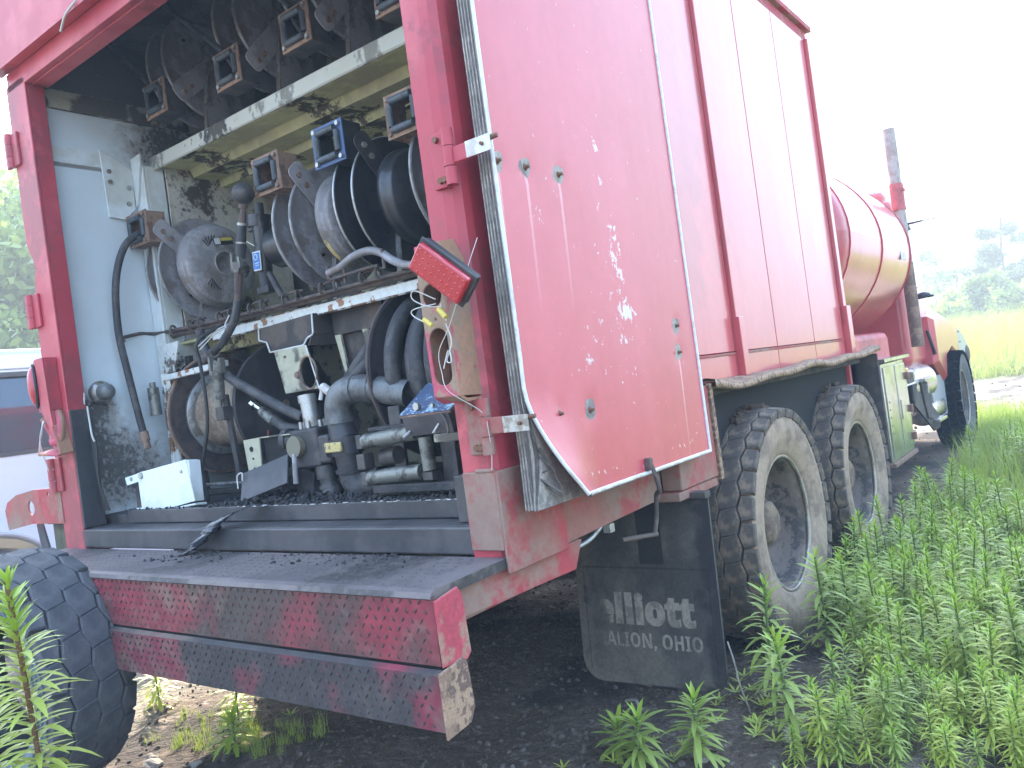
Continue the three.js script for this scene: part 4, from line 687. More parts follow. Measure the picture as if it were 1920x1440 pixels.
{ // empty spool low down by the white wall
  const t = thing('empty_spool', 'large empty rusty hose spool with a bare tan drum beside the white wall', 'spool', [-0.97, 1.355, -0.69]), P = (n, g, m) => part(n, g, m, t);
  P('flange', latheX(flangeProf(0.285, 0.006), 64), M.reelRust); P('flange_rim', (() => { const r = new THREE.TorusGeometry(0.287, 0.009, 8, 72); r.rotateY(PI / 2); return r; })(), M.rustTan);
  P('drum', rod([0.004, 0, 0], [0.50, 0, 0], 0.165, 0.165, 44), M.drumTan);
  P('drum_collar', latheX([[0.165, 0.0], [0.205, 0.004], [0.20, 0.02], [0.172, 0.026], [0.165, 0.03]], 48), M.rimEdge);
  P('flange', latheX(flangeProf(0.275, 0.005), 64, [0.50, 0, 0]), M.oilSmooth);
  P('stand', [box6(-0.06, -0.03, -0.38, 0.30, 0.10, 0.13), box6(-0.06, 0.55, -0.385, -0.36, 0.08, 0.12), rod([-0.03, 0.24, 0.16], [-0.02, 0.10, -0.1], 0.014)], M.darkSteel);
  P('top_bar', [bx(0.50, 0.028, 0.02, [0.20, 0.205, 0.245], [0, 0, 0.02])], M.whiteRust);
  P('roller_post', [box6(-0.075, -0.05, -0.36, 0.22, 0.20, 0.26), extZ([[-0.05, 0.22], [-0.01, 0.21], [-0.02, -0.36], [-0.045, -0.36]], 0.24, 0.25)], M.whiteRust);
  P('roller_post', [extZ([[0.462, 0.07], [0.492, 0.07], [0.525, -0.31], [0.495, -0.31]], 0.285, 0.30), box6(0.445, 0.50, -0.04, 0.02, 0.28, 0.33)], M.darkSteel);
  P('roller', [rod([-0.06, 0.03, 0.31], [-0.062, 0.16, 0.31], 0.026), rod([-0.06, 0.16, 0.31], [-0.062, 0.185, 0.31], 0.014)], M.rollerMetal);
  P('roller', [rod([0.462, 0.055, 0.315], [0.478, 0.175, 0.315], 0.026), rod([0.460, 0.02, 0.315], [0.462, 0.055, 0.315], 0.013), bx(0.05, 0.045, 0.03, [0.487, 0.195, 0.31], [0, 0, -0.25]), bx(0.014, 0.09, 0.03, [0.435, 0.195, 0.31]), bx(0.014, 0.07, 0.03, [0.505, 0.195, 0.31], [0, 0, -0.1])], M.rollerMetal);
  P('eye_ring', (() => { const r = new THREE.TorusGeometry(0.018, 0.005, 6, 16); r.rotateY(0.7); r.translate(0.455, 0.255, 0.30); return r; })(), M.rust);
  P('drain_bar', rod([0.02, -0.33, 0.16], [0.46, -0.33, 0.18], 0.008), M.zinc);
}
{ // big product hose reel low by the red post
  const t = thing('product_hose_reel', 'big black reel wound with thick hose below the middle shelf, next to the red post', 'hose reel', [0.40, 1.40, -0.74]), P = (n, g, m) => part(n, g, m, t);
  P('flange', latheX(flangeProf(0.335, 0.005), 64), M.oilSmooth); P('flange_rim', (() => { const r = new THREE.TorusGeometry(0.338, 0.007, 8, 80); r.rotateY(PI / 2); return r; })(), M.reelRust);
  P('flange', latheX(flangeProf(0.335, 0.005), 64, [0.31, 0, 0]), M.oilSmooth); P('flange_rim', (() => { const r = new THREE.TorusGeometry(0.338, 0.007, 8, 80); r.rotateY(PI / 2); r.translate(0.31, 0, 0); return r; })(), M.darkSteel);
  P('drum', rod([0, 0, 0], [0.31, 0, 0], 0.16, 0.16, 32), M.oil);
  const w = (x, R, r) => { const g = new THREE.TorusGeometry(R, r, 10, 72); g.rotateY(PI / 2 + 0.05); g.translate(x, 0, 0); return g; };
  P('wound_hose', [w(0.06, 0.285, 0.031), w(0.185, 0.282, 0.03), w(0.25, 0.278, 0.028), w(0.125, 0.24, 0.031), w(0.10, 0.205, 0.031), w(0.2, 0.22, 0.03)], M.hose);
  P('stand', [box6(0.05, 0.11, -0.43, -0.12, 0.30, 0.315), box6(0.06, 0.46, -0.43, -0.41, 0.1, 0.42), box6(0.42, 0.46, -0.42, 0.1, 0.1, 0.4)], M.darkSteel);
  const G = sub('roller_guide', t, [0.205, -0.285, 0.44]), Q = (n, g, m) => part(n, g, m, G);
  Q('roller', rod([-0.135, 0.055, 0.02], [0.115, 0.068, 0.02], 0.0265), M.rollerMetal); Q('roller', rod([-0.13, -0.075, 0.02], [0.12, -0.063, 0.02], 0.0265), M.rollerMetal);
  Q('roller', rod([0.155, -0.06, 0.02], [0.150, 0.05, 0.02], 0.0235), M.rollerMetal); Q('roller', rod([-0.10, -0.01, -0.03], [-0.03, -0.005, -0.03], 0.032), M.darkSteel);
  for (const b of [bx(0.03, 0.05, 0.05, [-0.148, 0.055, 0.015]), bx(0.04, 0.055, 0.05, [-0.152, -0.015, 0.015]), bx(0.03, 0.05, 0.05, [-0.145, -0.075, 0.015]), bx(0.05, 0.03, 0.045, [0.145, 0.072, 0.015]), bx(0.03, 0.04, 0.05, [0.16, 0.085, 0.02]), bx(0.045, 0.03, 0.045, [0.155, -0.078, 0.015])]) Q('roller_bracket', b, M.darkSteel);
  Q('guide_housing', [box6(-0.14, 0.20, 0.085, 0.10, -0.08, 0.0), box6(0.185, 0.25, -0.12, 0.10, -0.08, -0.01), box6(-0.12, 0.27, -0.13, -0.10, -0.08, 0.03)], M.oil);
}
{ // folding stencilled box bracketed to the post
  const t = thing('stencilled_box', 'small blue-topped metal box with scratched stencil marks, beside the red post', 'box', [0.93, 1.24, -0.17]), P = (n, g, m) => part(n, g, m, t);
  const map = tex(256, 256, (i, j) => { const f = at(NC, i * 2, j * 2), g = at(NB, i * 3 + 40, j * 3), n = at(NA, i, j); const u = i / 256, v = j / 256; let c = mix3([0.05, 0.085, 0.16], [0.085, 0.11, 0.18], n); const m = (v < 0.24 ? 0.2 : 0) + (Math.abs(u - 0.4 - 0.3 * (v - 0.5)) < 0.09 && v > 0.4 ? 0.14 : 0) + (Math.abs(u - 0.75) < 0.08 && v > 0.5 ? 0.14 : 0); return mix3(c, [0.35, 0.5, 0.62], smooth(0.72, 0.78, f * 0.6 + g * 0.4 + m)); });
  const top = new THREE.PlaneGeometry(0.21, 0.17); top.rotateX(-PI / 2 + 0.55); top.translate(0, 0.052, -0.006); top.userData.keepUV = true;
  P('lid_print', top, std({ map, roughness: 0.45 }));
  P('lid', [bx(0.212, 0.008, 0.172, [0, 0.0455, -0.008], [0.55, 0, 0])], M.rustTan);
  P('box_body', [extX([[0.068, -0.002], [0.055, -0.058], [-0.08, -0.04], [-0.085, 0.085]], -0.09, 0.10)], M.oilSmooth);
  P('hinge_screw', [rod([-0.07, -0.045, 0.06], [-0.08, -0.06, 0.085], 0.006), rod([0.06, -0.03, 0.07], [0.05, -0.055, 0.09], 0.005), bolt([-0.035, 0.03, 0.055], 0.013, 0.012), bolt([0.03, 0.028, 0.055], 0.007, 0.01)], M.zinc);
  P('lid_strut', [tube([[0.075, 0.0, 0.07], [0.10, -0.03, 0.08], [0.105, -0.06, 0.085]], 0.004)], M.rust);
  P('support', box6(0.02, 0.16, -0.085, -0.06, -0.09, 0.06), M.creamDirty);
}

{ // bracket with the round hole hung under the middle shelf
  const t = sub('pump_bracket', truck);
  P('bracket_plate', extZ([[-0.255, 1.575], [-0.045, 1.575], [0.002, 1.392], [-0.215, 1.392]], -0.508, -0.5, [ring2(-0.052, 1.462, 0.05, 0.066)], 0.001), M.creamDirty, t);
  P('stepped_hanger', [extZ([[-0.36, 1.69], [-0.37, 1.64], [-0.315, 1.625], [-0.30, 1.575], [-0.07, 1.575], [-0.045, 1.605], [-0.005, 1.615], [0.0, 1.70]], -0.60, -0.52), extX([[-0.49, 1.57], [-0.9, 1.57], [-0.9, 1.70], [-0.56, 1.70]], -0.02, -0.012)], M.under, t);
  P('pale_edge', [tube([[-0.36, 1.69, -0.515], [-0.368, 1.64, -0.515], [-0.316, 1.624, -0.515], [-0.30, 1.578, -0.513]], 0.004, 20, 6, 0), tube([[-0.30, 1.578, -0.513], [-0.072, 1.578, -0.513], [-0.047, 1.605, -0.515], [-0.008, 1.614, -0.515], [0.0, 1.70, -0.515]], 0.004, 30, 6, 0), tube([[-0.045, 1.575, -0.5], [0.003, 1.392, -0.5]], 0.003, 4, 6)], M.trim, t);
  P('hole_rim', (() => { const r = new THREE.TorusGeometry(1, 0.06, 6, 26); r.scale(0.052, 0.068, 0.05); r.translate(-0.052, 1.462, -0.499); return r; })(), M.rustTan, t);
  P('bracket_bolt', [bolt([-0.12, 1.46, -0.497], 0.015, 0.01), bolt([-0.185, 1.545, -0.497], 0.006, 0.01)], M.rustTan, t);
  P('back_plate', [box6(0.02, 0.30, 1.40, 1.60, -0.63, -0.62), box6(0.02, 0.32, 1.6, 1.70, -0.70, -0.60)], M.under, t);
  P('bolt_strap', extZ([[0.035, 1.60], [0.07, 1.60], [0.09, 1.42], [0.075, 1.42]], -0.60, -0.59), M.creamDirty, t); P('bolt_strap', extZ([[0.20, 1.60], [0.23, 1.60], [0.245, 1.46], [0.232, 1.46]], -0.60, -0.59), M.creamDirty, t);
}
{ // pump, selector valve and union
  const t = thing('pump_valve', 'grimy selector valve with a round tan knob and lever on the compartment floor', 'valve', [0.03, 0.965, -0.42]), P = (n, g, m) => part(n, g, m, t);
  P('valve_block', [bx(0.15, 0.155, 0.12, [0.0, 0.195, 0], [0, 0.1, 0.03], 0.012), bx(0.06, 0.11, 0.10, [0.10, 0.185, 0.0], [0, 0.1, 0], 0.012)], M.darkSteel);
  P('outlet_stub', [rod([0.0, 0.275, 0], [-0.012, 0.40, 0], 0.033), rod([-0.011, 0.375, 0], [-0.013, 0.405, 0], 0.037)], M.zinc);
  for (let k = 0; k < 6; k++) P('flange_bolt', rod([0.046 * Math.cos(k * 1.047), 0.27, 0.046 * Math.sin(k * 1.047)], [0.046 * Math.cos(k * 1.047), 0.30, 0.046 * Math.sin(k * 1.047)], 0.008), M.bolt);
  P('side_port', [rod([-0.06, 0.225, 0.0], [-0.15, 0.235, 0.02], 0.042), rod([-0.13, 0.233, 0.015], [-0.155, 0.236, 0.02], 0.048)], M.darkSteel);
  P('knob', [rod([-0.03, 0.205, 0.06], [-0.03, 0.207, 0.085], 0.043, 0.043, 24)], std({ color: [0.17, 0.16, 0.11], roughness: 0.6 }));
  P('lever', [rod([-0.028, 0.18, 0.085], [-0.022, 0.065, 0.10], 0.011)], M.reelGrey);
  P('lower_union', [rod([0.055, 0.12, 0.01], [0.06, 0.07, 0.01], 0.045, 0.045, 6), rod([0.06, 0.08, 0.01], [0.065, 0.035, 0.01], 0.034), rod([0.062, 0.045, 0.01], [0.066, 0.03, 0.01], 0.041), ball(0.042, [0.075, 0.012, 0.01])], M.darkSteel);
  P('inlet_cross', [rod([-0.03, 0.155, -0.04], [-0.17, 0.14, -0.05], 0.022), bx(0.05, 0.06, 0.05, [-0.16, 0.14, -0.05], [0, 0, 0.1]), bx(0.12, 0.10, 0.08, [-0.09, 0.06, -0.03], [0, 0, -0.2])], M.oil);
  P('rear_motor', [rod([-0.10, 0.255, -0.2], [-0.14, 0.255, -0.26], 0.07, 0.07, 18), rod([-0.02, 0.27, -0.2], [-0.10, 0.26, -0.22], 0.06)], M.darkSteel);
}
{
  const t = thing('suction_pipe', 'thick grey elbow pipe with a ball valve and yellow handle, beside the selector valve', 'pipe', [0.22, 0.98, -0.43]), P = (n, g, m) => part(n, g, m, t);
  P('upper_elbow', [tube([[0.30, 0.335, -0.05], [0.14, 0.375, -0.02], [0.05, 0.385, 0.0], [-0.005, 0.365, 0.01], [-0.028, 0.32, 0.01], [-0.03, 0.27, 0.01]], 0.052, 40, 16), rod([-0.03, 0.285, 0.01], [-0.03, 0.262, 0.01], 0.058), rod([0.055, 0.385, 0], [0.075, 0.384, -0.003], 0.056), rod([0.13, 0.376, -0.02], [0.15, 0.374, -0.022], 0.056)], M.pipeGrey);
  P('ball_valve', [rod([-0.03, 0.265, 0.01], [-0.012, 0.20, 0.01], 0.05, 0.058), rod([-0.012, 0.205, 0.01], [-0.005, 0.14, 0.01], 0.064, 0.064, 8), rod([-0.005, 0.145, 0.01], [0.0, 0.09, 0.01], 0.055, 0.05), rod([-0.06, 0.16, 0.04], [-0.075, 0.16, 0.05], 0.026)], M.oilSmooth);
  P('yellow_handle', bx(0.082, 0.038, 0.012, [0.0, 0.175, 0.082], [0.1, 0.15, -0.03], 0.006), M.yellowOld);
  P('lower_elbow', [tube([[0.0, 0.10, 0.01], [0.008, 0.045, 0.01], [0.05, 0.015, 0.005], [0.13, 0.03, -0.02]], 0.052, 24, 14), rod([0.0, 0.085, 0.01], [0.0, 0.07, 0.01], 0.060)], M.oil);
  P('bleed_cock', [rod([-0.09, 0.41, 0.02], [-0.05, 0.385, 0.02], 0.018), rod([-0.09, 0.41, 0.02], [-0.1, 0.36, 0.03], 0.008)], M.trim);
}
const thickHose = (label, pts, r, mat = M.hose, name = 'supply_hose', cat = 'hose') => tag(part(name, tube(pts, r, pts.length * 10, 10), mat), label, cat);
thickHose('grey supply hose climbing from the elbow pipe towards the big reel, the upper of two', [[0.0, 1.33, -0.56], [0.06, 1.40, -0.6], [0.13, 1.475, -0.62], [0.21, 1.56, -0.66], [0.34, 1.62, -0.72]], 0.027);
thickHose('grey supply hose beside the big reel, the lower of two leaving the elbow pipe', [[0.10, 1.35, -0.55], [0.13, 1.41, -0.58], [0.19, 1.47, -0.62], [0.30, 1.53, -0.70]], 0.027);
{ // hose with the ball stop, swivel and control handle
  const t = thing('control_hose', 'black hose with a round ball stop and metal control handle, hanging across the shelves', 'hose', [-0.187, 2.229, -0.40]), P = (n, g, m) => part(n, g, m, t);
  P('ball_stop', [put(new THREE.SphereGeometry(0.046, 24, 16), [0, 0, 0]), new THREE.TorusGeometry(0.0462, 0.002, 5, 30).rotateX(PI / 2 - 0.35)], M.darkSteel);
  P('swivel', [rod([-0.012, -0.05, 0], [-0.022, -0.085, 0], 0.011), rod([-0.022, -0.08, 0], [-0.032, -0.115, 0], 0.016), rod([-0.01, -0.04, 0], [-0.014, -0.058, 0], 0.018)], M.rust);
  P('grip', [rod([-0.033, -0.115, 0], [-0.06, -0.20, 0], 0.018, 0.022), rod([-0.06, -0.20, 0], [-0.075, -0.255, 0], 0.024, 0.02)], M.darkSteel);
  P('grip_band', [rod([-0.056, -0.19, 0], [-0.0575, -0.196, 0], 0.0235), rod([-0.033, -0.115, 0], [-0.036, -0.125, 0], 0.0205)], M.zinc);
  P('valve_head', [bx(0.05, 0.045, 0.045, [-0.09, -0.29, 0], [0, 0, -0.3]), bx(0.012, 0.07, 0.02, [-0.115, -0.26, 0.01], [0, 0, -0.1]), bx(0.014, 0.05, 0.02, [-0.06, -0.275, 0.015], [0, 0, 0.1])], M.rollerMetal);
  P('coupling', [rod([-0.10, -0.31, 0], [-0.115, -0.36, 0], 0.02, 0.017), rod([-0.115, -0.36, 0], [-0.135, -0.43, 0], 0.016, 0.014)], M.rust);
  P('hose_line', [tube([[-0.13, -0.42, 0], [-0.175, -0.50, 0.0], [-0.29, -0.585, 0.0], [-0.40, -0.62, 0.0]], 0.0175, 30, 10), tube([[-0.42, -0.50, 0.01], [-0.425, -0.56, 0.0], [-0.38, -0.63, 0], [-0.28, -0.73, -0.01], [-0.12, -0.82, -0.02], [0.06, -0.91, -0.03], [0.14, -0.945, -0.04]], 0.021, 50, 10)], M.hose);
  P('hose_end', rod([-0.38, -0.615, 0], [-0.42, -0.64, 0.005], 0.021), M.rust);
}
thickHose('black hose hanging down the white wall from the labelled reel', [[-1.04, 2.275, -0.50], [-1.04, 2.255, -0.42], [-1.03, 2.18, -0.33], [-1.05, 2.02, -0.28], [-1.067, 1.795, -0.27], [-1.05, 1.59, -0.28], [-1.03, 1.415, -0.29], [-1.018, 1.31, -0.298]], 0.0165, M.hose, 'hanging_hose');
{ const o = scene.children[scene.children.length - 1]; part('end_fitting', [rod([-1.018, 1.315, -0.298], [-1.012, 1.27, -0.30], 0.021), rod([-1.012, 1.27, -0.30], [-1.005, 1.235, -0.302], 0.016)], M.rustTan, o); }
{
  const t = thing('nozzle_hose', 'short black hose with a bright metal nozzle, beside the empty spool', 'hose', [-0.29, 1.36, -0.46]), P = (n, g, m) => part(n, g, m, t);
  P('hose_line', tube([[0.02, -0.065, 0], [0.10, -0.11, 0], [0.2, -0.12, 0.0], [0.27, -0.09, 0.0]], 0.022, 24, 10), M.hose); P('ferrule', rod([-0.05, -0.025, 0], [0.03, -0.075, 0], 0.022, 0.026), M.rollerMetal); P('nozzle', [rod([-0.10, 0.01, 0], [-0.05, -0.02, 0], 0.015), rod([-0.105, 0.013, 0], [-0.085, 0.0, 0], 0.022, 0.022, 6)], M.chrome);
}
{ // oil meter with its blue tag
  const t = thing('flow_meter', 'black flow meter with a blue and white tag, between two reels on the middle shelf', 'meter', [-0.33, 1.74, -0.58]), P = (n, g, m) => part(n, g, m, t);
  P('body', [rod([-0.02, 0.20, 0], [0.0, 0.40, 0], 0.035, 0.04), rod([-0.015, 0.40, 0], [-0.01, 0.45, 0], 0.055, 0.055, 8), rod([0.04, 0.30, -0.05], [0.14, 0.30, -0.05], 0.09, 0.09, 20)], M.reelBlack);
  P('fitting', rod([0.05, 0.18, 0.03], [0.14, 0.06, 0.05], 0.014), M.darkSteel); P('fitting', [bx(0.10, 0.03, 0.06, [-0.015, 0.40, 0]), rod([-0.02, 0.20, 0], [-0.02, 0.13, 0], 0.028), bx(0.08, 0.03, 0.05, [-0.02, 0.12, 0]), rod([0, 0.44, 0], [0.0, 0.50, 0], 0.02)], M.darkSteel);
  P('blue_tag', bx(0.055, 0.085, 0.004, [-0.008, 0.245, 0.042], [0, 0, -0.06], 0.01), M.trim); P('tag_print', bx(0.045, 0.072, 0.002, [-0.008, 0.245, 0.0445], [0, 0, -0.06], 0.0), M.blueTag);
  P('tag_mark', [new THREE.TorusGeometry(0.012, 0.0025, 5, 16).translate(-0.010, 0.262, 0.046), bx(0.028, 0.004, 0.0015, [-0.006, 0.235, 0.046]), bx(0.022, 0.004, 0.0015, [-0.006, 0.225, 0.046])], M.trim);
  P('tie_wire', tube([[-0.09, 0.33, 0.06], [-0.05, 0.34, 0.06], [0.0, 0.31, 0.05]], 0.003), M.wire);
}
{ // rail of rods and hooks along the front of the middle shelf
  const t = sub('hose_rail', truck);
  P('rail', [tube([[-1.10, 1.745, -0.31], [-1.105, 1.765, -0.30], [-1.15, 1.79, -0.42], [-1.135, 1.785, -0.49], [-0.8, 1.775, -0.51], [-0.2, 1.765, -0.51], [0.4, 1.765, -0.51], [0.62, 1.762, -0.51]], 0.0085, 80, 8, 0.2), rod([-1.12, 1.765, -0.535], [0.9, 1.755, -0.535], 0.016)], M.rust, t);
  for (let k = 0; k < 13; k++) { const x = -1.0 + k * 0.118 + (k % 2) * 0.03; P('hook', tube([[x, 1.755, -0.53], [x, 1.795, -0.515], [x + 0.01, 1.80, -0.49], [x + 0.015, 1.775, -0.478], [x + 0.02, 1.755, -0.49]], 0.0055, 16, 6), M.rust, t); if (k % 2) P('hook', tube([[x, 1.798, -0.51], [x + 0.06, 1.803, -0.505], [x + 0.118, 1.798, -0.51]], 0.006, 10, 6), M.rust, t); }
}
{ const t = thing('bent_conduit', 'bent grey conduit pipe lying over the middle shelf towards the red post', 'pipe', [0.15, 1.84, -0.5]); part('pipe', tube([[0.0, -0.005, 0], [0.07, 0.005, 0], [0.15, 0.03, 0], [0.235, 0.035, 0], [0.30, 0.015, 0.0], [0.37, -0.03, 0.01], [0.46, -0.065, 0.02], [0.60, -0.08, 0.02]], 0.016, 60, 10), M.reelGrey, t); part('pipe_clip', [rod([0.0, -0.03, 0], [0.0, 0.02, 0], 0.01), rod([0.09, -0.06, 0], [0.09, 0.035, 0], 0.007), rod([0.32, -0.05, 0.01], [0.32, 0.025, 0.01], 0.007), tube([[0.02, -0.035, 0.01], [0.2, -0.03, 0.01], [0.28, -0.03, 0]], 0.007)], M.rust, t); }

// things lying on the compartment floor and sill
{ // open white switch box, tipped
  const t = thing('switch_box', 'dirty white metal box cover lying tipped on the floor by the sill', 'box', [-0.66, 0.955, -0.14]), P = (n, g, m) => part(n, g, m, t);
  t.rotation.set(-0.10, 0.06, 0.10);
  P('cover', [extZ([[-0.145, 0.015], [0.225, 0.03], [0.19, 0.205], [-0.16, 0.20]], -0.006, 0.0), box6(-0.15, 0.2, 0.195, 0.203, -0.05, -0.003), box6(0.195, 0.205, 0.03, 0.2, -0.06, -0.003), box6(-0.14, 0.22, 0.012, 0.022, -0.06, -0.003)], M.whiteClean);
  P('side_flange', [extZ([[-0.265, 0.195], [-0.16, 0.20], [-0.155, 0.165], [-0.255, 0.16]], -0.012, -0.006), extZ([[-0.225, 0.055], [-0.148, 0.05], [-0.145, 0.015], [-0.21, 0.015]], -0.012, -0.006)], M.whiteClean);
  P('opening', box6(-0.25, -0.155, 0.05, 0.165, -0.09, -0.04), M.under);
  P('screw', [bolt([-0.13, 0.185, 0.004], 0.014, 0.008), bolt([-0.105, 0.035, 0.004], 0.014, 0.008), bolt([0.155, 0.16, 0.003], 0.007, 0.006), bolt([-0.215, 0.183, -0.004], 0.008, 0.006)], M.zinc);
}
{ const t = thing('junction_box', 'pale open junction box behind a tipped dark panel, beside the empty spool', 'box', [-0.29, 0.97, -0.36]); part('box_shell', [extZ([[-0.055, 0.25], [0.055, 0.255], [0.045, 0.12], [-0.04, 0.075]], 0, 0.006), box6(0.05, 0.30, 0.25, 0.256, -0.15, 0.0), box6(0.05, 0.3, 0.1, 0.25, -0.15, -0.145)], M.creamDirty, t); part('opening', box6(0.055, 0.20, 0.12, 0.25, -0.02, -0.015), M.blackGap, t); part('hole', [bolt([-0.005, 0.21, 0.006], 0.012, 0.006), bolt([0.0, 0.17, 0.006], 0.005, 0.006), bolt([0.0, 0.13, 0.006], 0.005, 0.006)], M.blackGap, t); }
{ const t = thing('dark_panel', 'flat dark metal panel leaning on the oily floor beside the junction box', 'panel', [-0.17, 1.0, -0.33]); part('sheet', bx(0.25, 0.13, 0.012, [0.0, 0.06, 0.02], [-0.5, 0.1, 0.33]), M.oilSmooth, t); part('tie_wire', tube([[-0.13, 0.03, 0.06], [-0.14, 0.08, 0.05], [-0.12, 0.09, 0.04], [-0.11, 0.06, 0.05]], 0.003), M.wire, t); }
{ // crumpled black bag over the sill
  const n = 26, q = 8, pos = [], idx = [], r = rng(31), path = new THREE.CatmullRomCurve3([V(0.045, 0.99, -0.10), V(0.02, 0.975, -0.03), V(-0.05, 0.94, 0.004), V(-0.11, 0.895, 0.018), V(-0.165, 0.862, 0.022), V(-0.185, 0.846, 0.05)]), nz = Array.from({ length: 400 }, () => r());
  for (let k = 0; k <= n; k++) { const c = path.getPoint(k / n), w = 0.020 + 0.050 * Math.sin(PI * clamp(k / n * 0.9 + 0.08)); for (let m = 0; m < q; m++) { const a = m / q * 2 * PI, wob = 1 + 0.7 * (nz[(k * q + m * 7) % 400] - 0.5) + 0.35 * Math.sin(a * 3 + k * 0.8); pos.push(c.x + w * wob * Math.cos(a), c.y + w * 0.45 * wob * Math.cos(a) * 0.5, c.z + 0.018 + 0.016 * wob * Math.sin(a)); } }
  for (let k = 0; k < n; k++) for (let m = 0; m < q; m++) { const a = k * q + m, b = k * q + (m + 1) % q; idx.push(a, b, a + q, b, b + q, a + q); }
  const g = new THREE.BufferGeometry(); g.setAttribute('position', new THREE.Float32BufferAttribute(pos, 3)); g.setIndex(idx); g.computeVertexNormals();
  tag(part('plastic_bag', g, std({ color: [0.022, 0.028, 0.042], roughness: 0.22, clearcoat: 0.6 })), 'crumpled black plastic strip hanging over the sill onto the step', 'plastic bag');
}
// loose wires and cables
tag(part('hanging_cable', tube([[-0.47, 1.73, -0.42], [-0.495, 1.66, -0.30], [-0.496, 1.57, -0.30], [-0.489, 1.43, -0.30], [-0.505, 1.30, -0.30], [-0.555, 1.186, -0.30], [-0.588, 1.095, -0.30], [-0.56, 1.03, -0.29], [-0.54, 0.985, -0.28]], 0.008, 70, 8), M.wireDark), 'thin black cable hanging from the rail down in front of the tan drum', 'cable');
tag(part('white_wire', [tube([[-0.43, 1.725, -0.42], [-0.48, 1.70, -0.38], [-0.56, 1.645, -0.34]], 0.003), tube([[-0.42, 1.72, -0.42], [-0.47, 1.685, -0.37], [-0.55, 1.63, -0.34]], 0.003), tube([[-0.42, 1.76, -0.42], [-0.43, 1.72, -0.40], [-0.41, 1.70, -0.4]], 0.003)], M.wire), 'pair of white wires dangling under the rail by the black cable', 'wire');
tag(part('wire_bundle', [0, 1, 2, 3, 4].map(k => tube([[-1.10 + k * 0.006, 1.50 - k * 0.01, -0.09], [-1.085 + k * 0.006, 1.42, -0.085], [-1.065 + k * 0.010, 1.28, -0.08], [-1.05 + k * 0.008, 1.12, -0.08 + k * 0.003], [-1.06 + k * 0.014, 0.99, -0.09]], 0.005, 40, 6)), M.wireDark), 'bundle of dark wires running down inside the far post', 'wires');
tag(part('frayed_wire', [tube([[-1.08, 1.505, -0.08], [-1.06, 1.47, -0.07], [-1.05, 1.52, -0.07]], 0.003), tube([[-1.06, 1.46, -0.08], [-1.045, 1.38, -0.075], [-1.03, 1.33, -0.07], [-1.025, 1.30, -0.075]], 0.0045)], M.wire), 'frayed white wire ends beside the grey wall lamp', 'wire');
tag(part('brown_wire', tube([[-0.23, 1.25, -0.40], [-0.24, 1.19, -0.40], [-0.19, 1.14, -0.39], [-0.10, 1.115, -0.38]], 0.003), M.wireRed), 'thin red wire looping above the junction box', 'wire');
tag(part('post_string', tube([[1.318, 1.685, 0.02], [1.29, 1.60, 0.05], [1.245, 1.47, 0.09], [1.205, 1.405, 0.10], [1.205, 1.35, 0.10], [1.22, 1.30, 0.10], [1.262, 1.235, 0.03], [1.272, 1.19, 0.025], [1.268, 1.12, 0.02], [1.262, 1.08, 0.02]], 0.0011, 80, 6), M.wire), 'thin pale string strung from the plywood door across the rusty lamp bracket', 'string');
tag(part('header_cord', tube([[-0.42, 3.02, 0.04], [-0.45, 2.99, 0.06], [-0.52, 2.965, 0.065], [-0.60, 2.935, 0.05]], 0.005, 20, 6), M.wire), 'short white cord hanging from the red header', 'cord');
{ // LED tail lamp that has come off and hangs by its wires
  const t = thing('led_tail_lamp', 'loose red LED tail lamp hanging tilted over the rusty bracket', 'tail lamp', [1.288, 1.595, 0.145]), P = (n, g, m) => part(n, g, m, t);
  const q = new THREE.Quaternion().setFromEuler(new THREE.Euler(0.25, 0.10, -0.80, 'YXZ')), X = g => g.applyQuaternion(q);
  P('lamp_body', X(bx(0.176, 0.088, 0.03, [0.0, 0.0, -0.022], undefined, 0.008)), M.black);
  P('gasket', X(bx(0.182, 0.094, 0.008, [0, 0, -0.006], undefined, 0.003)), M.darkSteel);
  P('red_lens', X(bx(0.164, 0.078, 0.022, [0.0, 0.0, 0.008], undefined, 0.006)), M.lensRed);
  const dots = []; for (let a = 0; a < 9; a++) for (let b = 0; b < 4; b++) dots.push(X(put(new THREE.SphereGeometry(0.0035, 6, 4), [-0.07 + a * 0.0175, -0.028 + b * 0.0185, 0.0185])));
  P('led_dots', dots, std({ color: [0.62, 0.03, 0.035], roughness: 0.2, clearcoat: 1 }));
  P('lamp_wires', [tube([[-0.04, -0.06, -0.01], [-0.09, -0.03, 0.01], [-0.1, -0.05, 0.01], [-0.06, -0.075, 0], [-0.03, -0.08, -0.02]], 0.0016), tube([[-0.05, -0.07, -0.02], [-0.11, -0.075, 0.0], [-0.115, -0.09, 0.0], [-0.075, -0.115, 0.0]], 0.0016), tube([[-0.03, -0.07, -0.02], [-0.045, -0.09, -0.03], [-0.04, -0.115, -0.04]], 0.002), tube([[-0.06, -0.12, -0.06], [-0.045, -0.17, -0.055], [-0.065, -0.215, -0.05], [-0.05, -0.22, -0.05], [-0.055, -0.19, -0.05], [-0.075, -0.235, -0.045]], 0.0018)], M.wire);
  P('crimp', [rod([-0.08, -0.105, 0.0], [-0.055, -0.125, 0.0], 0.006), rod([-0.035, -0.085, -0.01], [-0.015, -0.11, -0.01], 0.007)], M.yellow);
}
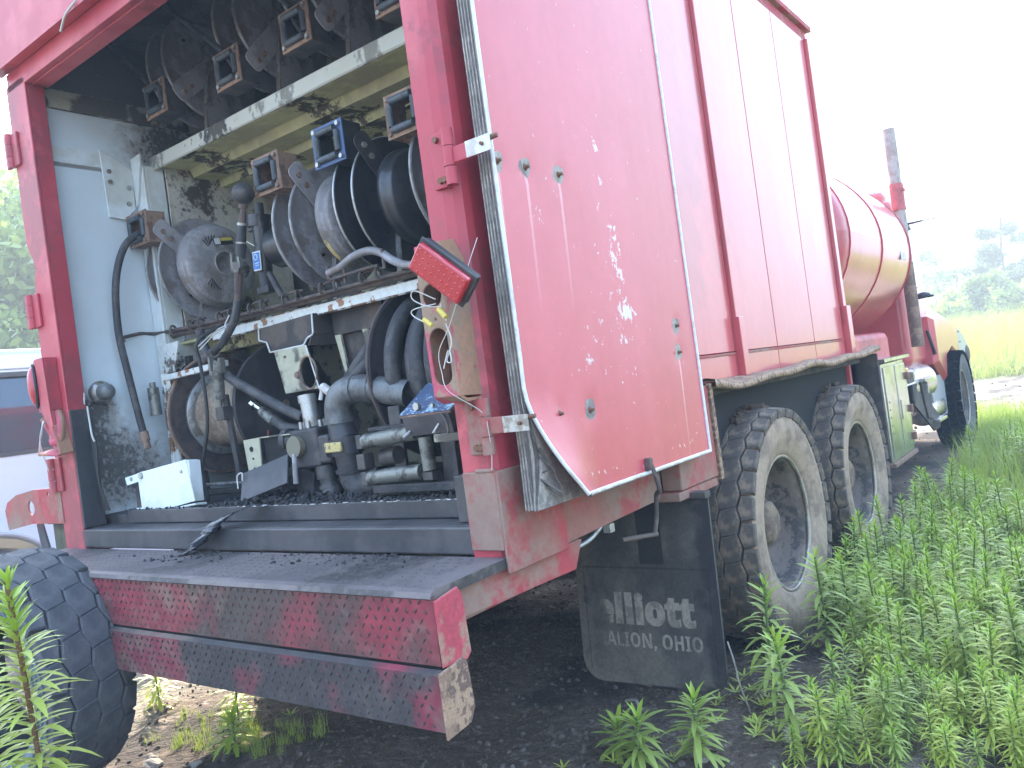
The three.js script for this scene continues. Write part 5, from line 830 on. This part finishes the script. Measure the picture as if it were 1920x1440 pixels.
// crumbs of oily dirt on the floor, sill and step
{
  const r = rng(77), g = new THREE.IcosahedronGeometry(1, 0), a = [];
  const add = (x, y, z, s) => a.push(M4([x, y, z], [r() * 6, r() * 6, r() * 6], [s * (0.7 + r()), s * (0.4 + r() * 0.5), s * (0.7 + r())]));
  for (let k = 0; k < 1400; k++) { const x = lerp(-0.6, 1.0, r()), z = lerp(-0.16, -0.6, Math.pow(r(), 1.4)), pile = Math.exp(-(((x + 0.05) / 0.35) ** 2)) * 0.03 * r(); add(x, 0.966 + pile, z, 0.004 + 0.011 * r() * r()); }
  for (let k = 0; k < 120; k++) add(lerp(-0.9, 1.1, r()), 0.988, -0.125 + r() * 0.012, 0.002 + 0.004 * r());
  for (let k = 0; k < 260; k++) { const c = r(); const x = c < 0.35 ? -0.16 + (r() - 0.5) * 0.28 : c < 0.7 ? 0.62 + (r() - 0.5) * 0.5 : lerp(-0.6, 1.0, r()); add(x, 0.842, 0.006 + Math.pow(r(), 3.2) * 0.15, 0.0018 + 0.0065 * Math.pow(r(), 3)); }
  const m = stuffPart('oily_dirt', g, std({ color: [0.028, 0.026, 0.027], roughness: 0.75 }), a, scene); tag(m, 'crumbs of black oily dirt scattered on the floor and step', 'dirt', null, 'stuff');
}

// slanting braces from the ceiling to the roller guides of the upper reels
P('ceiling_brace', rod([-1.10, 3.19, -0.43], [-0.86, 2.925, -0.46], 0.012), M.roller);
P('ceiling_brace', rod([-0.62, 3.19, -0.44], [-0.27, 2.865, -0.46], 0.012), M.roller);
P('ceiling_brace', rod([-0.10, 3.19, -0.44], [0.18, 2.88, -0.46], 0.012), M.roller);

// ---------------------------------------------------------------- the loose tyre in front of the bumper
{
  const R = 0.446, w = 0.282, n = 24;
  const t = thing('loose_tyre', 'worn loose truck tyre with chunky block tread standing at the corner of the bumper', 'tyre', [-0.67, 0.498, 0.475]);
  t.rotation.order = 'YXZ'; t.rotation.set(0, 1.74, 0.02);
  part('carcass', latheX(tyreProfile(R, w, 0.265), 72), M.rubber, t);
  part('sidewall', latheX(tyreProfile(R, w, 0.265).slice(0, 6).map(([r, h]) => [r, h - 0.002]), 72), M.rubberGreen, t);
  for (const [r, h] of [[0.34, -0.1525], [0.365, -0.1535], [0.385, -0.151]]) { const g = new THREE.TorusGeometry(r, 0.004, 6, 72); g.rotateY(PI / 2); g.translate(h, 0, 0); part('sidewall_ring', g, M.rubberGreen, t); }
  placeLugs(R, w, n, lugGeometries(R, w, n), (geo, m) => { const b = new THREE.Mesh(geo, M.rubber); b.name = 'tread_lug'; b.castShadow = b.receiveShadow = true; b.applyMatrix4(m); t.add(b); });
  part('inner_liner', latheX([[0.264, -0.100], [0.28, -0.11], [0.38, -0.12], [0.405, 0], [0.38, 0.12], [0.28, 0.11], [0.264, 0.100]], 60), M.black, t);
}
// ---------------------------------------------------------------- white van parked alongside
{
  const lean = g => { const p = g.attributes.position; for (let k = 0; k < p.count; k++) { const y = p.getY(k), x = p.getX(k); if (y > 1.27) p.setX(k, x > -0.95 ? x - (y - 1.27) * 0.29 : x + (y - 1.27) * 0.29); } g.computeVertexNormals(); return g; };
  const t = thing('white_van', 'white van with a blue-tinted side window parked beside the truck', 'van', [-3.5, 0, -1.5]), P = (n, g, m) => part(n, g, m, t);
  const paint = std({ color: [0.66, 0.78, 0.86], roughness: 0.3, clearcoat: 0.7, clearcoatRoughness: 0.1 });
  const wheelArc = (c, n = 10) => Array.from({ length: n + 1 }, (_, k) => [c + 0.46 * Math.cos(PI * k / n), 0.36 + 0.42 * Math.sin(PI * k / n)]);
  // outline in (z, y), front towards -z
  const side = [[2.2, 0.36], ...wheelArc(1.02), [-1.7, 0.36], ...wheelArc(-2.3), [-3.3, 0.36], [-3.35, 0.9], [-3.2, 1.12], [-2.2, 1.24], [-1.45, 1.92], [-1.2, 2.0], [2.05, 2.02], [2.2, 1.9]];
  P('body', [lean(extX([...side.slice(0, -5), [-2.2, 1.24], [-2.1, 1.29], [2.19, 1.29]], -1.9, 0)), lean(extX([[-2.1, 1.29], [-1.45, 1.92], [-1.2, 2.0], [2.05, 2.02], [2.17, 1.9], [2.19, 1.29]], -1.9, 0, [[[0.35, 1.31], [1.60, 1.31], [1.62, 1.86], [0.3, 1.86]]]))], paint);
  P('roof_cap', box6(-1.66, -0.23, 2.01, 2.05, -1.15, 2.1, 0.02), paint);
  P('side_window', [lean(extX([[0.36, 1.31], [1.59, 1.31], [1.61, 1.85], [0.31, 1.85]], -0.03, -0.018))], std({ color: [0.03, 0.05, 0.08], roughness: 0.03, clearcoat: 1, clearcoatRoughness: 0.02, metalness: 0.35 }));
  P('window_seal', [lean(extX([[0.33, 1.285], [1.62, 1.285], [1.64, 1.88], [0.28, 1.88]], -0.012, 0.004, [[[0.37, 1.315], [1.585, 1.315], [1.6, 1.845], [0.32, 1.845]]]))], M.darkSteel);
  P('door_seam', [box6(0.0005, 0.003, 0.45, 1.26, 0.22, 0.226), box6(0.0005, 0.003, 0.8, 1.26, 1.70, 1.706)], M.blackGap);
  P('front_window', [lean(extX([[-1.2, 1.30], [0.1, 1.30], [0.1, 1.84], [-0.9, 1.84]], 0.001, 0.006))], std({ color: [0.03, 0.05, 0.07], roughness: 0.04, clearcoat: 1 }));
  P('drip_rail', box6(-0.2, -0.17, 1.90, 1.915, -1.0, 2.1), paint);
  for (const [z, y0] of [[1.02, 0], [-2.3, 0]]) for (const x of [-0.14, -1.76]) {
    const wg = sub('wheel', t, [x, 0.36, z]);
    part('tyre', latheX(tyreProfile(0.36, 0.22, 0.2), 48), M.rubber, wg); part('rim', latheX([[0.2, 0.09], [0.19, 0.06], [0.08, 0.05], [0, 0.06]], 32), M.alu, wg);
  }
  for (const c of [1.02, -2.3]) P('wheel_arch_trim', tube(wheelArc(c).map(([z, y]) => [0.002, c + (z - c) * 0.99, y]).map(([x, z, y]) => [x, y, z]), 0.02, 40, 8), M.greyPaint);
  P('rear_lamp', box6(-0.04, 0.004, 0.95, 1.4, 2.12, 2.2), M.lensRed);
}
// fallen things under and round the truck
tag(part('dead_twig', tube([[0.93, 0.02, -1.02], [1.0, 0.045, -0.98], [1.06, 0.02, -0.90]], 0.006, 12, 6), M.plyLight), 'short dead twig lying on the dark soil behind the mud flap', 'twig');
tag(part('grass_stalk', tube([[1.40, 0.0, -1.10], [1.39, 0.12, -1.06], [1.385, 0.20, -1.05], [1.36, 0.27, -1.07]], 0.0035, 16, 6), M.plyLight), 'dry pale stalk standing beside the mud flap corner', 'stalk');
{ // stones
  const r = rng(13), geo = k => { const g = new THREE.IcosahedronGeometry(1, 2), p = g.attributes.position; for (let i = 0; i < p.count; i++) { const v = V(p.getX(i), p.getY(i), p.getZ(i)); const s = 0.8 + 0.25 * Math.sin(v.x * 3 + k) * Math.cos(v.y * 2.3 + k * 2) + 0.12 * Math.sin(v.z * 6 + k); p.setXYZ(i, v.x * s, v.y * s * 0.55, v.z * s); } g.computeVertexNormals(); return g; };
  const stone = std({ map: blotch([0.40, 0.37, 0.34], [0.26, 0.23, 0.20], 0.4, 0.7, 0.2), roughness: 0.9 }), G = [geo(1), geo(2.4), geo(5)];
  const list = [[-0.62, 0.06, 0.045, 'pale stone on sunlit gravel beside the loose tyre, the largest there'], [-0.70, 0.02, 0.03, 'small pale stone next to the largest one beside the loose tyre'], [1.62, -0.93, 0.05, 'flat grey stone half sunk in soil among the weeds'], [-0.45, -0.02, 0.026, 'small whitish stone in the light patch behind the bumper'], [1.38, -0.72, 0.03, 'tan stone at the foot of a bright weed']];
  list.forEach(([x, z, s, label], k) => { const m = tag(part('stone', G[k % 3].clone(), stone), label, 'stone'); m.position.set(x, groundHeight(x, z) + s * 0.25, z); m.scale.setScalar(s); m.rotation.y = k * 1.3; });
  const g = [], sm = new THREE.IcosahedronGeometry(1, 1); // gravel
  for (let k = 0; k < 9000; k++) { const far = r() < 0.4; const x = far ? lerp(-4, 4, r()) : lerp(-1.6, 2.6, r()), z = far ? lerp(-18, -3, r()) : lerp(-3, 0.9, r()); const s = 0.003 + 0.012 * Math.pow(r(), 3) * (far ? 2 : 1); g.push(M4([x, groundHeight(x, z) + s * 0.2, z], [r() * 6, r() * 6, r() * 6], [s, s * 0.6, s * 0.9])); }
  const im = stuffPart('gravel', sm, std({ map: blotch([0.15, 0.125, 0.105], [0.08, 0.066, 0.056], 0.4, 0.7, 0.6), roughness: 0.95 }), g, scene); tag(im, 'loose gravel over the dark soil', 'gravel', null, 'stuff');
}

// ---------------------------------------------------------------- vegetation
const leafMat = (c, t = 0.35) => std({ color: c, roughness: t > 0.46 ? 0.9 : 0.6, transmission: t, thickness: 0 });
const LEAF = leafMat([0.36, 0.45, 0.085], 0.4), LEAF2 = leafMat([0.48, 0.56, 0.085], 0.4), TIP = leafMat([0.42, 0.58, 0.06], 0.45), STEM = std({ color: [0.11, 0.17, 0.05], roughness: 0.8 }), STEMRED = std({ color: [0.16, 0.075, 0.04], roughness: 0.8 });
// a lance-shaped leaf along +x from the origin, folded along its midrib and drooping
function leafGeo(L, w, droop, fold = 0.25) {
  const n = 5, pos = [], idx = [];
  for (let k = 0; k <= n; k++) { const t = k / n, hw = w * Math.pow(Math.sin(PI * clamp(0.06 + t * 0.94)), 0.8) * (1 - t * 0.15), x = L * (t - 0.12 * droop * t * t), y = -droop * L * t * t * 0.7 + L * 0.12 * t; pos.push(x, y, 0, x, y + hw * fold, hw, x, y + hw * fold, -hw); }
  for (let k = 0; k < n; k++) { const a = k * 3, b = a + 3; idx.push(a, b, a + 1, a + 1, b, b + 1, a, a + 2, b, a + 2, b + 2, b); }
  const g = new THREE.BufferGeometry(); g.setAttribute('position', new THREE.Float32BufferAttribute(pos, 3)); g.setIndex(idx); g.computeVertexNormals();
  return boxUV(g);
}
const bare = g => { const h = g.index ? g.toNonIndexed() : g.clone(); for (const k of Object.keys(h.attributes)) if (!['position', 'normal', 'uv'].includes(k)) h.deleteAttribute(k); h.userData.keepUV = true; return h; };
const leafKinds = [leafGeo(0.105, 0.0088, 0.45), leafGeo(0.125, 0.0098, 0.7), leafGeo(0.085, 0.0082, 0.25), leafGeo(0.07, 0.0068, 0.05)];
function weedPlan(h, seed, dense = 1) { // placements of leaves on one upright weed
  const r = rng(seed), leaves = [], n = Math.round((24 + h * 92) * dense), bend = [(r() - 0.5) * 0.12, (r() - 0.5) * 0.12], stemAt = t => V(bend[0] * t * t * h, h * t, bend[1] * t * t * h);
  for (let k = 0; k < n; k++) {
    const t = 0.14 + 0.86 * Math.pow((k + r() * 0.6) / n, 0.85), top = t > 0.84, a = k * 2.4 + r() * 0.5, up = lerp(-0.1, 0.55, smooth(0.35, 0.9, t)) + (r() - 0.5) * 0.35 + (t > 0.96 ? 0.5 : 0);
    const s = (top ? lerp(1.1, 0.7, (t - 0.84) / 0.16) : lerp(1.15, 0.95, t)) * (0.8 + r() * 0.4);
    leaves.push({ m: new THREE.Matrix4().compose(stemAt(Math.min(t, 1)), new THREE.Quaternion().setFromEuler(new THREE.Euler(0, a, up, 'YXZ')), V(s, s, s)), top, kind: top ? 2 + Math.floor(r() * 2) : Math.floor(r() * 3) });
  }
  return { leaves, stem: [0, 0.33, 0.66, 1].map(t => stemAt(t).toArray()), h };
}
function weed(name, label, h, seed, x, z, o = {}) {
  const t = thing(name, label, 'weed', [x, groundHeight(x, z) - 0.01, z], o.group), p = weedPlan(h, seed, o.dense ?? 1);
  part('stem', tube(p.stem, 0.0035 + h * 0.003, 12, 6), o.stem || STEM, t);
  if (o.single) for (const l of p.leaves) { const m = new THREE.Mesh(leafKinds[l.kind], l.top ? TIP : o.leaf || LEAF); m.name = 'leaf'; m.applyMatrix4(l.m); m.castShadow = m.receiveShadow = true; t.add(m); }
  else {
    const low = part('leaves', p.leaves.filter(l => !l.top).map(l => bare(leafKinds[l.kind]).applyMatrix4(l.m)).map(g => (g.userData.keepUV = true, g)), o.leaf || LEAF, t); low.userData.kind = 'stuff';
    const hi = part('tip_leaves', p.leaves.filter(l => l.top).map(l => bare(leafKinds[l.kind]).applyMatrix4(l.m)).map(g => (g.userData.keepUV = true, g)), TIP, t); hi.userData.kind = 'stuff';
  }
  return t;
}
// the weeds one can single out, leaf by leaf
weed('weed', 'bright-topped weed standing by itself at the corner of the mud flap', 0.46, 1, 1.47, -1.17, { single: true, dense: 1.1 });
weed('weed', 'short bright-tipped weed at the bottom of the picture below the mud flap', 0.22, 2, 1.375, -0.70, { single: true, dense: 1.5 });
weed('weed', 'small dark weed in the shade of the truck, the taller of the pair', 0.17, 3, 1.20, -0.62, { single: true, dense: 1.3 });
weed('weed', 'small dark weed in the shade of the truck, the shorter of the pair', 0.13, 4, 1.10, -0.66, { single: true, dense: 1.3 });
weed('weed', 'low spreading green weed on the gravel right beside the loose tyre tread', 0.20, 5, -1.2, -0.30, { single: true, dense: 1.2, leaf: LEAF2 });
weed('weed', 'yellow-green sunlit weed under the lower edge of the bumper', 0.22, 6, -0.66, -0.36, { single: true, dense: 1.1, leaf: TIP });
weed('weed', 'small yellow-green weed in the patch of sun on the gravel', 0.13, 7, -0.42, -0.18, { single: true, dense: 1.3, leaf: TIP });
weed('weed', 'tall red-stemmed weed close to the camera in front of the loose tyre', 0.98, 8, 0.40, 0.84, { single: true, dense: 2.2, leaf: LEAF2, stem: STEMRED });
weed('weed', 'second tall weed close to the camera, at the very corner of the picture', 0.80, 18, 0.28, 0.90, { single: true, dense: 2.0, leaf: LEAF2 });
weed('weed', 'tall weed rising at the bottom corner of the picture under the first leafy stand', 0.36, 9, 1.62, -0.90, { single: true, dense: 1.1 });
weed('weed', 'bright weed brushing the rim of the rear wheel', 0.42, 10, 1.50, -1.75, { single: true, dense: 1.2 });
{ // one mass of the same weed to the side of the truck: five plants, copied
  const protos = [0.34, 0.42, 0.5, 0.58, 0.46].map((h, k) => weedPlan(h, 40 + k, 1.25)), r = rng(404);
  const inWeeds = (x, z) => x > 1.42 + 0.08 * Math.sin(z * 3) + smooth(-2.3, -1.0, z) * 0.26 && x < 3.6 + (z < -3 ? 1.2 : 0) && z < -0.75 && z > -7.6 && !(x < 1.55 && z < -5 && z > -6) && at(NA, Math.round(x * 70 + 300), Math.round(z * 70)) > 0.16 + 0.34 * smooth(-3.4, -5.0, z) + 0.26 * smooth(-1.7, -1.0, z);
  const spots = []; let guard = 0;
  while (spots.length < 1500 && guard++ < 60000) { const x = lerp(1.38, 4.8, Math.pow(r(), 1.3)), z = lerp(-0.5, -7.6, r()); if (inWeeds(x, z) && spots.every(s => Math.hypot(s[0] - x, s[1] - z) > 0.045)) spots.push([x, z]); }
  spots.sort((a, b) => Math.hypot(a[0] - 2.6, a[1] - 1.7) - Math.hypot(b[0] - 2.6, b[1] - 1.7));
  const label = 'green leafy weed in the thick stand beside the truck wheels', group = 'weeds standing beside the truck', made = [];
  const inView = ([x, z]) => { const v = V(x, 0.15, z).project(Object.assign(camera, { aspect: 4 / 3 })); return Math.abs(v.x) < 1.08 && Math.abs(v.y) < 1.2; };
  camera.updateMatrixWorld(); camera.updateProjectionMatrix();
  const near = spots.filter(inView).slice(0, 220), rest = spots.filter(s => !near.includes(s));
  near.forEach(([x, z], k) => {
    const q = k % 5; let t;
    if (!made[q]) { t = made[q] = weed('leafy_weed', label, protos[q].h, 40 + q, 0, 0, { dense: 1.25, group, leaf: q % 2 ? LEAF : LEAF2 }); }
    else { t = made[q].clone(); t.name = numbered('leafy_weed'); scene.add(t); }
    t.position.set(x, groundHeight(x, z) - 0.01, z); t.rotation.set((r() - 0.5) * 0.2, r() * 6.3, (r() - 0.5) * 0.2); t.scale.setScalar((0.38 + r() * 0.34) * (z > -1.3 ? 0.8 : 1));
  });
  const g = tag(sub('weed_stand', scene), 'far part of the weed stand beside the truck', 'weeds', null, 'stuff');
  protos.forEach((p, q) => {
    const ms = rest.filter((_, k) => k % 5 === q).map(([x, z]) => M4([x, groundHeight(x, z) - 0.01, z], [(r() - 0.5) * 0.2, r() * 6.3, (r() - 0.5) * 0.2], 0.40 + r() * 0.38));
    const lo = join(p.leaves.filter(l => !l.top).map(l => bare(leafKinds[l.kind]).applyMatrix4(l.m)).map(x => (x.userData.keepUV = true, x))), hi = join(p.leaves.filter(l => l.top).map(l => bare(leafKinds[l.kind]).applyMatrix4(l.m)).map(x => (x.userData.keepUV = true, x)));
    stuffPart('leaves', lo, q % 2 ? LEAF : LEAF2, ms, g); stuffPart('tip_leaves', hi, TIP, ms, g); stuffPart('stems', join([tube(p.stem, 0.005, 8, 5)]), STEM, ms, g);
  });
  // low ground cover between the stems and on the bare soil
  const seedling = join(Array.from({ length: 6 }, (_, k) => bare(leafKinds[3]).applyMatrix4(M4([0, 0.012, 0], [0, k * 1.05, 0.35], 0.55))).map(x => (x.userData.keepUV = true, x))), low = [];
  for (let k = 0; k < 5200; k++) { const side = r() < 0.8, x = side ? lerp(1.25, 5, Math.pow(r(), 1.2)) : lerp(-1.8, 1.4, r()), z = side ? lerp(0.2, -8.5, r()) : lerp(0.3, -0.9, r()); const n = at(NB, Math.round(x * 80 + 50), Math.round(z * 80)); if (n > (side ? 0.42 : 0.62)) low.push(M4([x, groundHeight(x, z), z], [(r() - 0.5) * 0.3, r() * 6, 0], 0.5 + r() * 0.9)); }
  tag(stuffPart('ground_cover', seedling, LEAF2, low, scene), 'low green seedlings sprouting from the soil', 'ground cover', null, 'stuff');
  // sunlit grass beside the track and the tall grass of the field beyond
  const blade = (L, w, bend) => { const pos = [], idx = []; for (let k = 0; k <= 3; k++) { const t = k / 3; pos.push(-w * (1 - t), L * t, bend * t * t, w * (1 - t) + 0.0004, L * t, bend * t * t); } for (let k = 0; k < 3; k++) { const a = k * 2; idx.push(a, a + 1, a + 2, a + 1, a + 3, a + 2); } const q = new THREE.BufferGeometry(); q.setAttribute('position', new THREE.Float32BufferAttribute(pos, 3)); q.setIndex(idx); q.computeVertexNormals(); return q; };
  const tuft = (n, L, w, spread) => join(Array.from({ length: n }, () => put(blade(L * (0.6 + r() * 0.6), w, L * (0.15 + r() * 0.5)), [(r() - 0.5) * spread, 0, (r() - 0.5) * spread], [0, r() * 6.3, 0])));
  const GRASS = leafMat([0.36, 0.46, 0.07], 0.5), FIELD = leafMat([0.46, 0.52, 0.09], 0.55);
  const near2 = [], tf = tuft(16, 0.26, 0.004, 0.16);
  for (let k = 0; k < 2600; k++) { const x = lerp(0.9, 6.5, Math.pow(r(), 1.2)), z = lerp(-3.2, -11.5, Math.pow(r(), 0.8)); if (x < 1.45 && z > -6.3) continue; if (Math.abs(x) < 1.3 && z > -9.8) continue; near2.push(M4([x, groundHeight(x, z), z], [0, r() * 6, 0], 0.5 + r() * 0.9)); }
  for (let k = 0; k < 90; k++) { const x = -0.55 + (r() - 0.5) * 0.9, z = -0.24 + (r() - 0.5) * 0.3 - (x + 0.5) * 0.15; near2.push(M4([x, groundHeight(x, z), z], [0, r() * 6, 0], 0.12 + r() * 0.2)); }
  tag(stuffPart('grass', tf, GRASS, near2, scene), 'short bright grass beside the front wheel and track', 'grass', null, 'stuff');
  const fl = [], tall = tuft(22, 1.0, 0.012, 0.6);
  for (let k = 0; k < 5200; k++) { const z = lerp(-19.5, -48, Math.pow(r(), 1.3)), x = lerp(-16, 10, r()); fl.push(M4([x, groundHeight(x, z), z], [0, r() * 6, 0], [0.8 + r() * 0.8, (0.55 + r() * 0.6) * smooth(-18, -24, z) + 0.25, 0.8 + r() * 0.8])); }
  tag(stuffPart('field_grass', tall, FIELD, fl, scene), 'tall yellow-green grass of the field beyond the dirt track', 'grass', null, 'stuff');
}
// ---------------------------------------------------------------- trees
function leafClump(n, size, seed) { const r = rng(seed), out = []; for (let k = 0; k < n; k++) { const g = new THREE.BufferGeometry(), s = size * (0.6 + r() * 0.8); g.setAttribute('position', new THREE.Float32BufferAttribute([0, 0, 0, s * 0.5, s * 0.12, s * 0.32, s, 0, 0, s * 0.5, s * 0.12, -s * 0.32], 3)); g.setIndex([0, 1, 2, 0, 2, 3]); g.computeVertexNormals(); g.applyMatrix4(M4([(r() - 0.5) * size * 3, (r() - 0.5) * size * 2, (r() - 0.5) * size * 3], [r() * 6, r() * 6, r() * 6])); out.push(g); } return join(out); }
const clumpA = leafClump(14, 0.22, 3), clumpB = leafClump(16, 0.13, 4);
const TREELEAF = [leafMat([0.22, 0.33, 0.07], 0.6), leafMat([0.34, 0.45, 0.08], 0.6), leafMat([0.13, 0.21, 0.09], 0.5)], BARK = std({ map: blotch([0.12, 0.10, 0.08], [0.07, 0.058, 0.05], 0.4, 0.7, 0.5), roughness: 0.95 });
function tree(name, label, cat, x, z, o) {
  const t = thing(name, label, cat, [x, groundHeight(x, z), z], o.group), r = rng(o.seed), H = o.h, limbs = [], tips = [];
  limbs.push(tube([[0, 0, 0], [H * 0.02, H * 0.3, 0.01 * H], [-H * 0.01, H * 0.62, 0], [H * 0.015, H * (o.layers ? 0.97 : 0.8), 0]], H * 0.009, 14, 7));
  for (let k = 0; k < (o.limbs ?? 9); k++) {
    const t0 = lerp(o.low ?? 0.3, 0.95, (k + r() * 0.5) / (o.limbs ?? 9)), a = r() * 6.3, L = H * (o.spread ?? 0.3) * (1.1 - 0.6 * t0) * (0.6 + r() * 0.7), up = (o.rise ?? 0.35) * L;
    const p = [[0, H * t0 * 0.92, 0], [Math.cos(a) * L * 0.5, H * t0 * 0.92 + up * 0.6, Math.sin(a) * L * 0.5], [Math.cos(a) * L, H * t0 * 0.92 + up, Math.sin(a) * L]];
    limbs.push(tube(p, H * 0.0045, 8, 5)); tips.push([p[1], p[2], L]);
  }
  part('trunk', limbs, BARK, t);
  const ms = [];
  for (const [a, b, L] of tips) for (let k = 0; k < (o.per ?? 40); k++) {
    const q = r(), c = [lerp(a[0], b[0], q * 1.2), lerp(a[1], b[1], q * 1.2), lerp(a[2], b[2], q * 1.2)], s = L * (o.puff ?? 0.42), u = r() * 6.3, v = Math.acos(2 * r() - 1), d = Math.cbrt(r());
    ms.push(M4([c[0] + s * d * Math.sin(v) * Math.cos(u), c[1] + s * d * Math.cos(v) * (o.flat ?? 0.7), c[2] + s * d * Math.sin(v) * Math.sin(u)], [r() * 6, r() * 6, r() * 6], (o.leaf ?? 1) * (0.6 + r() * 0.9)));
  }
  stuffPart('crown', o.big ? clumpA : clumpB, TREELEAF[o.tone ?? 0], ms, t);
  return t;
}
function bush(label, x, z, h, w, tone, seed, group) {
  const t = thing('bush', label, 'bush', [x, groundHeight(x, z), z], group), r = rng(seed), ms = [], st = [];
  for (let k = 0; k < 7; k++) st.push(rod([(r() - 0.5) * w * 0.3, 0, (r() - 0.5) * w * 0.3], [(r() - 0.5) * w, h * (0.5 + r() * 0.4), (r() - 0.5) * w], 0.03, 0.01, 5));
  part('stem', st, BARK, t);
  for (let k = 0; k < 1100; k++) { const a = r() * 6.3, e = Math.pow(r(), 0.7), q = Math.sqrt(r()); ms.push(M4([Math.cos(a) * q * w * (1 - e * 0.55), h * e * (0.85 + 0.3 * Math.sin(a * 3 + seed)), Math.sin(a) * q * w * (1 - e * 0.55)], [r() * 6, r() * 6, r() * 6], 0.8 + r() * 1.2)); }
  stuffPart('foliage', clumpB, TREELEAF[tone], ms, t);
}
// azimuth in degrees to the left of straight ahead of the truck, and distance, from the camera spot
const spot = (az, d) => [2.61 - Math.sin(az * PI / 180) * d, 1.69 - Math.cos(az * PI / 180) * d];
tree('tall_tree', 'tall thin tree with flat layered boughs at the edge of the field', 'tree', ...spot(5.0, 48), { h: 6.3, seed: 21, limbs: 15, spread: 0.36, rise: 0.18, low: 0.28, per: 44, puff: 0.30, flat: 0.35, layers: true, tone: 2, leaf: 1.0 });
tree('tall_tree', 'second tall layered tree, partly cut off by the picture edge', 'tree', ...spot(3.0, 46), { h: 5.8, seed: 27, limbs: 12, spread: 0.36, rise: 0.2, low: 0.3, per: 40, puff: 0.30, flat: 0.4, layers: true, tone: 2 });
tree('slender_tree', 'slender feathery tree fading into the glare above the truck bonnet', 'tree', ...spot(9.6, 52), { h: 6.2, seed: 35, limbs: 10, spread: 0.26, rise: 0.3, low: 0.4, per: 14, puff: 0.4, tone: 0 });
tree('slender_tree', 'thin sapling with few leaves between the slender and the layered trees', 'tree', ...spot(7.6, 50), { h: 4.6, seed: 38, limbs: 9, spread: 0.4, rise: 0.3, low: 0.35, per: 14, puff: 0.4, tone: 0 });
[[8.4, 40, 1.6, 1.5, 1], [7.2, 43, 2.3, 1.5, 1], [6.0, 42, 2.6, 1.5, 0], [4.6, 41, 1.9, 1.6, 1], [3.2, 43, 2.2, 1.7, 1], [9.8, 46, 1.4, 1.4, 1], [11, 46, 1.5, 2, 0]].forEach(([az, d, h, w, tone], k) => bush(['round light green bush at the far side of the field', 'tall light green bush below the layered tree', 'darker bush at the foot of the layered tree', 'broad bush beside the darker one at the field edge', 'wide bush at the edge of the picture beyond the field', 'low bush just above the truck bonnet', 'low dark bush hidden behind the truck bonnet'][k], ...spot(az, d), h, w, tone, 60 + k, 'bushes at the far side of the field'));
[[60, 24, 7.5, 1], [63.5, 26, 9, 0], [66.5, 23, 7, 1], [68.5, 29, 10.5, 0], [71, 25, 8, 1], [74, 24, 9, 0], [57, 27, 9, 0]].forEach(([az, d, h, tone], k) => tree('broadleaf_tree', ['sunlit leafy tree beyond the white van, nearest the red post', 'tall leafy tree behind the van beside the red post', 'leafy light green tree above the van roof', 'tallest leafy tree above the van roof', 'light green tree at the picture edge beyond the van', 'leafy tree beyond the edge by the van', 'leafy tree hidden behind the truck body'][k], 'tree', ...spot(az, d), { h, seed: 80 + k, limbs: 16, spread: 0.36, rise: 0.35, low: 0.15, per: 70, puff: 0.5, big: true, tone, group: 'trees beyond the van' }));

// ---------------------------------------------------------------- draw
const renderer = new THREE.WebGLRenderer({ antialias: true });
renderer.toneMapping = THREE.LinearToneMapping;
renderer.toneMappingExposure = EXPOSURE;
renderer.shadowMap.enabled = true;
renderer.render(scene, camera);
